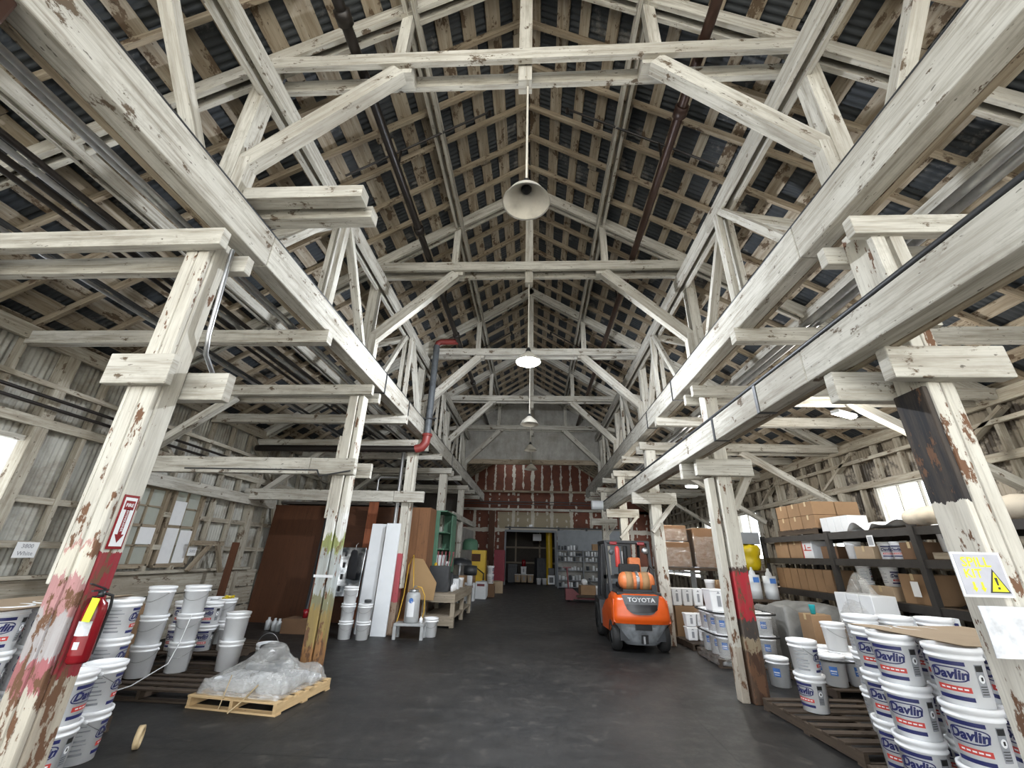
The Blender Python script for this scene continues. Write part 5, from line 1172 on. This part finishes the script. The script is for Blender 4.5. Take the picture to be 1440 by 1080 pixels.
t = thing('hanging_coat', 'black garment hanging on the polished metal sheet', 'clothing', (-3.98, 9.90, 1.05)); mb = MB(); mb.lathe([(0, 0), (.10, .02), (.12, .2), (.10, .42), (.075, .5), (.09, .55), (.07, .60), (.03, .62), (0, .62)], 14); mb.v = [(x * (1 + .12 * math.sin(z * 30)), y * .45, z) for x, y, z in mb.v]; build(mb, 'cloth', M['dark_cloth'], t)
mb = MB(); mb.tube([(0, .05, .60), (0, .05, .72), (.02, .1, .76)], .008, 6); build(mb, 'hook', M['wire'], t)
stack(-3.72, 9.42, 0, 3, .3, 'plain', 'three high stack behind the green column', 'plain white', .4, .93)
stack(-3.36, 9.42, 0, 2, .1, 'plain', 'two high stack in front of the white panels', 'plain white', .4, .93)
mb = MB(); mb.lathe([(0, .0), (.07, .0), (.075, .05), (.05, .06), (0, .055)], 14); tag(build(mb, 'tin', M['dark_steel'], None, (-3.33, 9.42, .66)), 'dark tin on the two high white stack', 'tin')
carton(-4.95, 9.9, 0, .55, .42, .28, -.05, 'open brown carton on the floor before the red board', 'cardboard_dark', False)
mb = MB(); mb.lathe([(0, 0), (.05, 0), (.055, .16), (0, .165)], 16); tag(build(mb, 'red_can', M['red_gloss'], None, (-4.85, 9.9, .284)), 'small red can on the open brown carton', 'can')
for j, (x, y) in enumerate(((-5.55, 10.0), (-5.42, 9.95), (-5.75, 10.1))): bottle(x, y, 0, .06, .24, ['white jug left of the open brown carton', 'clear jug touching the open brown carton', 'white jug farthest left on the floor by the brown panel'][j], 'plastic_grey')
# corner timber work at the left wall
mb = MB(); mb.beam((-6.8, 7.03, 2.76), (-6.8, 10.9, 2.72), .1, .22); tag(build(mb, 'header_beam', M['white_wood']), 'pale header beam above the grimy windows on the left wall', 'timber beam')
board('brown_plank', -6.2, 8.9, .14, .05, 0, 1.75, 'brown_ply', 'dark plank leaning at the left wall below the small number sign', lean=.1)
mb = MB(); mb.beam((-6.75, 8.5, 1.72), (-6.75, 9.35, 1.72), .06, .09); mb.beam((-6.75, 8.55, 1.2), (-6.75, 9.0, 1.70), .05, .08, up=(1, 0, 0)); mb.beam((-6.75, 9.5, 1.15), (-6.75, 9.2, 1.70), .05, .09, up=(1, 0, 0)); tag(build(mb, 'trestle', M['dirty_wood']), 'small timber trestle frame against the left wall', 'frame')

# stool with cylinder
t = table('stool', -2.47, 9.72, .62, .36, .29, .05, 'low grey stool carrying the steel cylinder', 'stool_grey', 'stool_grey', .06)
t = thing('gas_cylinder', 'squat white steel cylinder with yellow hose on the grey stool', 'cylinder', (-2.46, 9.70, .29)); mb = MB(); mb.lathe([(0, 0), (.14, 0), (.15, .03), (.15, .50), (.13, .56), (.06, .585), (0, .59)], 26); build(mb, 'tank', M['stool_grey'], t)
mb = MB(); mb.grid(lambda u, v: (.152 * math.sin(-.5 + 1.0 * u), -.152 * math.cos(-.5 + u), .12 + .28 * v), 8, 1); build(mb, 'label', M['paper'], t)
mb = MB(); n = 20; mb.add([(.153 * math.sin(.3 * math.cos(2 * pi * k / n)), -.1535 * math.cos(.3 * math.cos(2 * pi * k / n)), .42 + .05 * math.sin(2 * pi * k / n)) for k in range(n)], [tuple(range(n))]); build(mb, 'round_logo', M['blue_ink'], t)
mb = MB(); mb.lathe([(.09, .57), (.10, .57), (.10, .62), (.09, .62)], 18); mb.tube([(0, 0, .58), (0, 0, .68), (.06, 0, .68)], .015, 6); build(mb, 'valve', M['steel'], t)
mb = MB(); mb.tube([(.06, 0, .68), (.16, 0, .66), (.24, .02, .5), (.25, .03, .2), (.2, .05, .02)], .012, 6); mb.tube([(-.02, 0, .66), (-.10, .05, 1.3), (-.20, .1, 1.1), (-.24, .1, .5), (-.3, .08, .1), (-.34, .05, -.12), (-.30, .04, -.25)], .012, 6); build(mb, 'hose', M['hose_yellow'], t)
bottle(-2.24, 9.66, .29, .035, .12, 'tiny white bottle on the grey stool')
pail(-2.10, 10.0, 0, .2, 'plain', 'white bucket on the floor right of the grey stool')
# bench area
t = thing('workbench', 'rough timber workbench along the left beyond the third column', 'workbench', (-2.22, 12.6, 0)); mb = MB(); mb.box((0, 0, .70), (.82, 2.9, .07)); bevel(build(mb, 'benchtop', M['bench_wood'], t), .008)
for sx in (-1, 1):
    for yy in (-1.38, 0, 1.38): mb = MB(); mb.box((sx * .35, yy, .33), (.10, .10, .66)); build(mb, 'leg', M['bench_wood'], t)
mb = MB(); mb.box((0, 0, .22), (.78, 2.8, .05)); build(mb, 'lower_shelf', M['bench_wood'], t)
mb = MB(); mb.box((.39, 0, .60), (.04, 2.9, .13)); mb.box((0, -1.44, .60), (.82, .04, .13)); mb.box((0, -1.44, .14), (.8, .04, .2)); build(mb, 'apron', M['bench_wood'], t)
mb = MB(); mb.prism([(-2.93, 10.85, .62), (-2.28, 10.85, .60), (-2.24, 10.85, .98), (-2.62, 10.85, 1.50), (-2.88, 10.85, 1.52)], (0, .02, 0)); tag(build(mb, 'plywood_offcut', M['offcut']), 'five sided plywood offcut leaning at the workbench end', 'board')
t = thing('wardrobe', 'tall brown wooden cupboard behind the third left column', 'cupboard', (-2.98, 11.75, 0)); mb = MB(); mb.box((0, 0, 1.4), (.60, .7, 2.75)); build(mb, 'carcass', M['tan_ply'], t)
for s in (-1, 1): mb = MB(); mb.box((s * .15, -.36, 1.4), (.295, .02, 2.7)); d_ = build(mb, 'door', M['tan_ply'], t); mb = MB(); mb.box((s * .03, -.38, 1.3), (.02, .02, .12)); build(mb, 'handle', M['steel'], d_)
t = thing('green_cabinet', 'tall green shelf unit beyond the brown cupboard', 'cabinet', (-2.70, 13.1, .78)); mb = MB()
mb.box((-.27, 0, 1.15), (.03, 1.5, 1.7)); mb.box((0, .75, 1.15), (.56, .03, 1.7)); mb.box((-.10, -.75, 1.15), (.36, .03, 1.7)); mb.box((0, 0, 2.0), (.56, 1.5, .03)); mb.box((-.1, 0, .15), (.3, 1.4, .30)); build(mb, 'carcass', M['green_paint'], t)
mb = MB()
for z in (.52, .97, 1.42): mb.box((0, 0, z), (.52, 1.46, .03))
build(mb, 'shelf', M['green_paint'], t)
mb = MB(); mb.box((.29, .38, 1.15), (.02, .72, 1.6)); build(mb, 'door', M['green_paint'], t)
for j in range(3): carton(-2.62, 12.6 + .3 * j, 1.316, .2, .2, .28, 0, 'small white carton, %s in the green shelf unit' % ['first', 'second', 'third'][j], 'white_panel', False)
bx = -2.35
for j, (y, w, h, m_, lab) in enumerate(((11.62, .26, .60, 'dark_steel', 'tall dark tool rack at the near end of the workbench'), (12.05, .3, .42, 'black_paint', 'black tool chest on the workbench'), (12.9, .4, .34, 'black_paint', 'low black case at the far end of the workbench'))): carton(bx + .02, y, .736, .5, w, h, 0, lab, m_, False, None, 'tool case', 'tool_case')
pail(bx + .28, 13.3, .736, 0, 'bare', 'small white pail on the workbench', None, .7)
for j in range(4): bottle(bx + .34, 11.7 + .16 * j, .736, .035, .16 + .03 * (j % 2), 'small white bottle on the workbench edge, %s from the near end' % ['first', 'second', 'third', 'fourth'][j])
t = thing('bench_grinder', 'steel machine on a stand at the workbench', 'machine', (bx + .4, 14.5, 0)); mb = MB(); mb.box((0, 0, .5), (.16, .16, 1.0)); build(mb, 'stand', M['steel'], t); mb = MB(); mb.lathe([(0, -.2), (.14, -.2), (.16, 0), (.14, .2), (0, .2)], 18, axis='x', c=(0, 0, 1.15)); build(mb, 'motor', M['dark_steel'], t)
t = thing('umbrella_fan', 'dark round hood over the far end of the workbench', 'hood', (-2.4, 15.0, 0)); mb = MB(); mb.lathe([(.42, 1.30), (.40, 1.42), (.25, 1.50), (0, 1.52)], 20); build(mb, 'hood', M['black_paint'], t); mb = MB(); mb.tube([(0, 0, 0), (0, 0, 1.45)], .04, 8); build(mb, 'stand', M['steel'], t)
# far left clutter
for j, (x, y) in enumerate(((-2.36, 17.4), (-2.02, 18.3))):
    t = carton(x, y, 0, .42, .34, .62, 0, ['near white carton with dark print on the floor at far left', 'rear white carton with dark print on the floor at far left'][j], 'white_panel', False); mb = MB(); mb.box((0, -.172, .5), (.3, .003, .09)); build(mb, 'dark_print', M['maroon'], t)
t = thing('ochre_cabinet', 'yellow ochre metal cabinet in the far left corner', 'cabinet', (-2.3, 19.4, 0)); mb = MB(); mb.box((0, 0, .9), (.6, .5, 1.8)); build(mb, 'carcass', M['yellow_paint'], t); mb = MB(); mb.box((-.1, -.26, 1.5), (.38, .02, .3)); build(mb, 'panel', M['brown_ply'], t)
t = thing('green_machine', 'dark green domed machine above the ochre cabinet', 'machine', (-2.72, 19.4, 1.8)); mb = MB(); mb.lathe([(.34, 0), (.34, .3), (.28, .42), (.1, .48), (0, .48)], 18); build(mb, 'hood', M['green_paint'], t)
for k in range(2): pail(-1.75, 19.2, .5 + PH * k, 1.5, 'davlin', ['lower', 'upper'][k] + ' white pail beside the ochre cabinet')
carton(-1.75, 19.2, 0, .4, .4, .5, 0, 'brown carton under the white pails at far left', 'cardboard_dark')
t = thing('grey_tank', 'round pale tank beside the far white pails', 'tank', (-1.98, 18.62, 0)); mb = MB(); mb.lathe([(0, 0), (.16, 0), (.2, .1), (.2, .5), (.13, .62), (0, .65)], 18); build(mb, 'vessel', M['plastic_grey'], t); mb = MB(); mb.tube([(0, 0, .6), (0, -.02, .9), (-.3, 0, 1.1), (-.4, 0, .8)], .03, 6); build(mb, 'hose', M['black_rubber'], t)
t = thing('red_cabinet', 'dark red cabinet against the far wall left of the doorway', 'cabinet', (-1.95, 26.5, 0)); mb = MB(); mb.box((0, 0, 1.05), (.62, .5, 1.7)); build(mb, 'carcass', M['cabinet_red'], t); mb = MB(); mb.box((0, 0, .1), (.5, .4, .2)); build(mb, 'plinth', M['bench_wood'], t)
carton(-1.7, 21.2, 0, .55, .6, .5, .4, 'tan carton tipped open near the far doorway', 'cardboard_pale', False); carton(-3.0, 26.4, 0, .8, .6, 1.3, 0, 'brown carton against the far wall left of the red cabinet', 'cardboard_dark')
# storeroom contents
t = thing('bollard_post', 'thick bright yellow post inside the far doorway', 'post', (1.06, 28.2, 0)); mb = MB(); mb.lathe([(.20, 0), (.20, 3.17)], 20); mb.lathe([(.205, 1.72), (.205, 1.76)], 20); build(mb, 'post', M['yellow_paint'], t)
for j in range(3): tub(-.92 + .40 * j, 28.4, .08, .38, .5, .44, 0, 'cream square tub, %s in the storeroom row' % ['left', 'middle', 'right'][j], None, 'cardboard_pale')
tub(-.55, 28.4, .56, .36, .4, .40, 0, 'cream square tub stacked on the storeroom row', None, 'paper')
mb = MB(); mb.lathe([(0, 0), (.13, 0), (.13, .28), (.1, .36), (0, .38)], 14); tag(build(mb, 'red_container', M['red_gloss'], None, (-.55, 28.4, 1.0)), 'red container on top of the cream tubs', 'container')
pail(.40, 28.0, 0, 0, 'bare', 'white pail in the doorway left of the yellow post'); pail(.75, 28.0, 0, 0, 'bare', 'cream pail touching the yellow post')
t = thing('heater', 'small white framed box at the foot of the yellow post', 'box', (1.15, 27.6, 0)); mb = MB(); mb.box((0, 0, .3), (.42, .3, .5)); build(mb, 'case', M['plastic'], t); mb = MB(); mb.box((0, -.155, .3), (.24, .02, .3)); build(mb, 'opening', M['grille'], t)
carton(1.15, 27.6, .551, .34, .3, .4, 0, 'black box on the white framed box in the doorway', 'black_paint', False)
t = thing('wall_sign', 'white notice hanging in the storeroom top', 'sign', (.3, 29, 2.75)); mb = MB(); mb.box((0, 0, 0), (.55, .02, .42)); build(mb, 'plate', M['paper'], t); mb = MB(); mb.tube([(0, 0, .2), (0, 0, .5)], .01, 5); build(mb, 'hanger', M['wire'], t)
for j in range(5): carton(-1.3 + .0 * j, 29.4 + .3 * j, 0, .6, .28, .9 + .2 * (j % 2), 0, 'dark bundle, %s in the storeroom' % ['first', 'second', 'third', 'fourth', 'fifth'][j], 'dark_steel', False)
carton(.55, 29.5, 0, .7, .6, 1.5, .3, 'grey machine shape behind the yellow post', 'grey_iron', False, None, 'machine', 'machine')
# grey sliding door and can shelves
mb = MB(); mb.box((3.45, Y1 - .22, 1.58), (3.85, .06, 3.12)); dd = struct(build(mb, 'door_2', M['grey_paint']), 'grey sliding door pushed right of the doorway')
mb = MB(); mb.box((1.9, Y1 - .22, 3.22), (7.2, .08, .07)); build(mb, 'track', M['dark_steel'], dd)
for x in (-1.4, 1.6, 3.3): mb = MB(); mb.box((x, Y1 - .26, 3.18), (.12, .06, .2)); build(mb, 'hanger', M['dark_steel'], dd)
mb = MB(); mb.lathe([(0, -.09), (.1, -.08), (.13, 0), (.1, .08), (0, .09)], 16, c=(-.1, Y1 - .15, 3.32)); tag(build(mb, 'lamp_globe', M['plastic']), 'white globe lamp above the far doorway', 'lamp')
SX0, SX1, SYF = 1.42, 3.95, 25.3
t = thing('can_shelf', 'grey shelf unit packed with cans before the sliding door', 'shelf', ((SX0 + SX1) / 2, SYF, 0))
zs = [.08, .42, .92, 1.38, 1.66, 1.96]
for z in zs: mb = MB(); mb.box((0, 0, z), (SX1 - SX0, .4, .04)); build(mb, 'shelf_board', M['grey_paint'], t)
for x in (-(SX1 - SX0) / 2, .18, (SX1 - SX0) / 2): mb = MB(); mb.box((x, 0, 1.0), (.05, .42, 2.0)); build(mb, 'upright', M['grey_paint'], t)
mb = MB(); mb.box((0, .2, 1.0), (SX1 - SX0, .02, 1.95)); build(mb, 'back', M['gable_board'], t)
lv = ['bottom', 'second', 'third', 'fourth', 'fifth', 'top']; cm = ['plastic', 'steel', 'paper', 'plastic_lid', 'plastic', 'plastic_grey', 'grey_iron']; meshes = {}
for li, z in enumerate(zs):
    x = SX0 + .12
    while x < SX1 - .1:
        if abs(x - (SX0 + SX1) / 2 - .18) > .1 and not (li == 5 and x > 2.6) and R.random() > .05:
            r = R.choice((.06, .07, .085)); h = R.choice((.14, .19, .22, .25)); m_ = R.choice(cm); k_ = (r, h, m_)
            if k_ not in meshes:
                mb = MB(); mb.lathe([(0, 0), (r, 0), (r, h * .95), (r * 1.03, h * .96), (r * 1.03, h), (0, h)], 12); meshes[k_] = mb.mesh('can', M[m_])
            tag(link('can', meshes[k_], None, (x, SYF - .06 + R.uniform(-.05, .03), z + .02)), 'small can or bottle on the %s board of the far can shelf' % lv[li], 'can', 'cans on the %s board' % lv[li])
        x += R.uniform(.15, .19)
carton(3.6, SYF, 1.98, .4, .3, .34, 0, 'brown carton on the far can shelf top', 'cardboard')
# pallet jack with carton
t = thing('pallet_jack', 'maroon pallet jack standing before the can shelf', 'pallet jack', (1.62, 18.6, 0)); mb = MB(); mb.tube([(-.1, 0, .3), (-.16, -.05, 1.2)], .03, 8); mb.box((-.16, -.05, 1.22), (.34, .04, .04)); build(mb, 'handle', M['maroon'], t)
mb = MB(); mb.box((-.1, 0, .25), (.3, .5, .4)); mb.prism([(.05, -.25, .45), (.05, -.25, .1), (.5, -.25, .1)], (0, .5, 0)); build(mb, 'pump_body', M['maroon'], t)
mb = MB()
for s in (-1, 1): mb.box((.75, s * .2, .12), (1.3, .16, .07))
build(mb, 'forks', M['maroon'], t)
for s in (-1, 1): mb = MB(); mb.lathe([(0, -.04), (.09, -.04), (.09, .04), (0, .04)], 14, axis='y'); build(mb, 'wheel', M['black_rubber'], t, (-.12, s * .1, .09))
mb = MB(); mb.box((.8, 0, .20), (1.25, .8, .085)); build(mb, 'skid', M['pallet_old'], t)
carton(2.25, 18.6, .245, .6, .5, .34, .1, 'open brown carton on the pallet jack', 'cardboard', False)
mb = MB(); mb.lathe([(0, -.12), (.08, -.1), (.13, 0), (.1, .09), (0, .12)], 14); tag(build(mb, 'white_bag', M['plastic'], None, (2.15, 18.6, .70)), 'round white bag on the carton of the pallet jack', 'bag')
pail(2.68, 18.6, .245, 0, 'bare', 'white pail at the right end of the pallet jack', None, .9)

# more clutter round the workbench
for j in range(5):
    mb = MB(); mb.tube([(0, 0, 0), (.01 * j, .02, .26)], .012, 6); mb.box((.01 * j, .02, .30), (.035, .02, .10)); tag(build(mb, 'hand_tool', M['maroon'], None, (-2.42 + .09 * j, 11.60, 1.337)), 'dark red tool standing on the tool rack, %s from the left' % ['first', 'second', 'third', 'fourth', 'fifth'][j], 'tool')
t = thing('glass_flask', 'clear tall flask with pale cap on the workbench', 'bottle', (-2.30, 12.36, .736)); mb = MB(); mb.lathe([(0, 0), (.10, 0), (.11, .3), (.05, .55), (.04, .62), (0, .62)], 16); build(mb, 'body', M['plastic_grey'], t); mb = MB(); mb.lathe([(0, .62), (.05, .62), (.05, .70), (0, .70)], 12); build(mb, 'cap', M['paper'], t)
mb = MB(); mb.lathe([(0, 0), (.055, 0), (.055, .62), (.03, .66), (0, .66)], 12); tag(build(mb, 'yellow_bottle', M['yellow_paint'], None, (-2.62, 12.36, .736)), 'slim yellow container on the workbench', 'container')
carton(-2.15, 13.6, .736, .3, .3, .30, 0, 'brown carton at the far end of the workbench', 'cardboard', False)
carton(-2.05, 12.55, .736, .16, .2, .26, 0, 'small white carton on the workbench edge', 'white_panel', False)
mb = MB(); mb.beam((-2.62, 15.9, 0), (-2.62, 15.9, 2.75), .16, .18, up=(0, 1, 0)); tag(build(mb, 'door_post', M['white_wood']), 'pale post of the workshop front beyond the green cabinet', 'post')
mb = MB(); mb.beam((-2.62, 13.9, 2.83), (-2.62, 19.4, 2.83), .16, .18); tag(build(mb, 'header_beam', M['white_wood']), 'pale header along the workshop front at far left', 'timber beam')
carton(-2.55, 18.7, 0, .4, .4, .95, 0, 'tall brown carton in front of the ochre cabinet', 'cardboard', False)
for j in range(3): bottle(-1.55 - .12 * j, 21.9, 0, .08, .34, 'white jug on the floor near the far doorway, %s from the right' % ['first', 'second', 'third'][j])
# ------------------------------------------------------------------ light and camera
w = D.worlds.new('world'); bpy.context.scene.world = w; w.use_nodes = True
bg = w.node_tree.nodes['Background']; bg.inputs[0].default_value = (.93, .97, 1.0, 1); bg.inputs[1].default_value = 2.6
sun = D.lights.new('sun', 'SUN'); sun.energy = 16.0; sun.angle = .02; sun.color = (1, .93, .82); so = D.objects.new('sun', sun); C.objects.link(so)
so.rotation_euler = Vector((-.80, -.25, -.62)).to_track_quat('-Z', 'Y').to_euler()
def portal(c, sx, sy, rot):
    l = D.lights.new('daylight_portal', 'AREA'); l.shape = 'RECTANGLE'; l.size = sx; l.size_y = sy; l.cycles.is_portal = True
    o = D.objects.new('daylight_portal', l); C.objects.link(o); o.location = c; o.rotation_euler = rot
portal((0.2, Y0 - .1, 4.4), 15, 9, (pi / 2, 0, 0))
for h in HR: portal((XR + .15, (h[0] + h[1]) / 2, (h[2] + h[3]) / 2), h[3] - h[2], h[1] - h[0], (0, pi / 2, 0))
for h in HL: portal((XL - .15, (h[0] + h[1]) / 2, (h[2] + h[3]) / 2), h[3] - h[2], h[1] - h[0], (0, -pi / 2, 0))

f, pitch, yaw, roll = 574.87, .3956, .0604, .0263
cp, sp, cy, sy = math.cos(pitch), math.sin(pitch), math.cos(yaw), math.sin(yaw)
fw = Vector((-sy * cp, cy * cp, sp)); rt = Vector((cy, sy, 0)); up = rt.cross(fw)
r2 = rt * math.cos(roll) + up * math.sin(roll); u2 = up * math.cos(roll) - rt * math.sin(roll)
cam = D.cameras.new('camera'); cam.sensor_fit = 'HORIZONTAL'; cam.sensor_width = 36; cam.lens = 36 * f / 1440; cam.clip_start = .05; cam.clip_end = 200
co = D.objects.new('camera', cam); C.objects.link(co)
co.matrix_world = Matrix(((r2.x, u2.x, -fw.x, .117), (r2.y, u2.y, -fw.y, 0), (r2.z, u2.z, -fw.z, 1.65), (0, 0, 0, 1)))
sc = bpy.context.scene; sc.camera = co
sc.view_settings.view_transform = 'Standard'; sc.view_settings.look = 'None'; sc.view_settings.exposure = 0.9; sc.view_settings.gamma = 1; sc.view_settings.use_curve_mapping = False
sc.cycles.max_bounces = 7; sc.cycles.diffuse_bounces = 5; sc.cycles.transparent_max_bounces = 16; sc.cycles.glossy_bounces = 3; sc.cycles.use_denoising = True; sc.cycles.caustics_reflective = False; sc.cycles.caustics_refractive = False
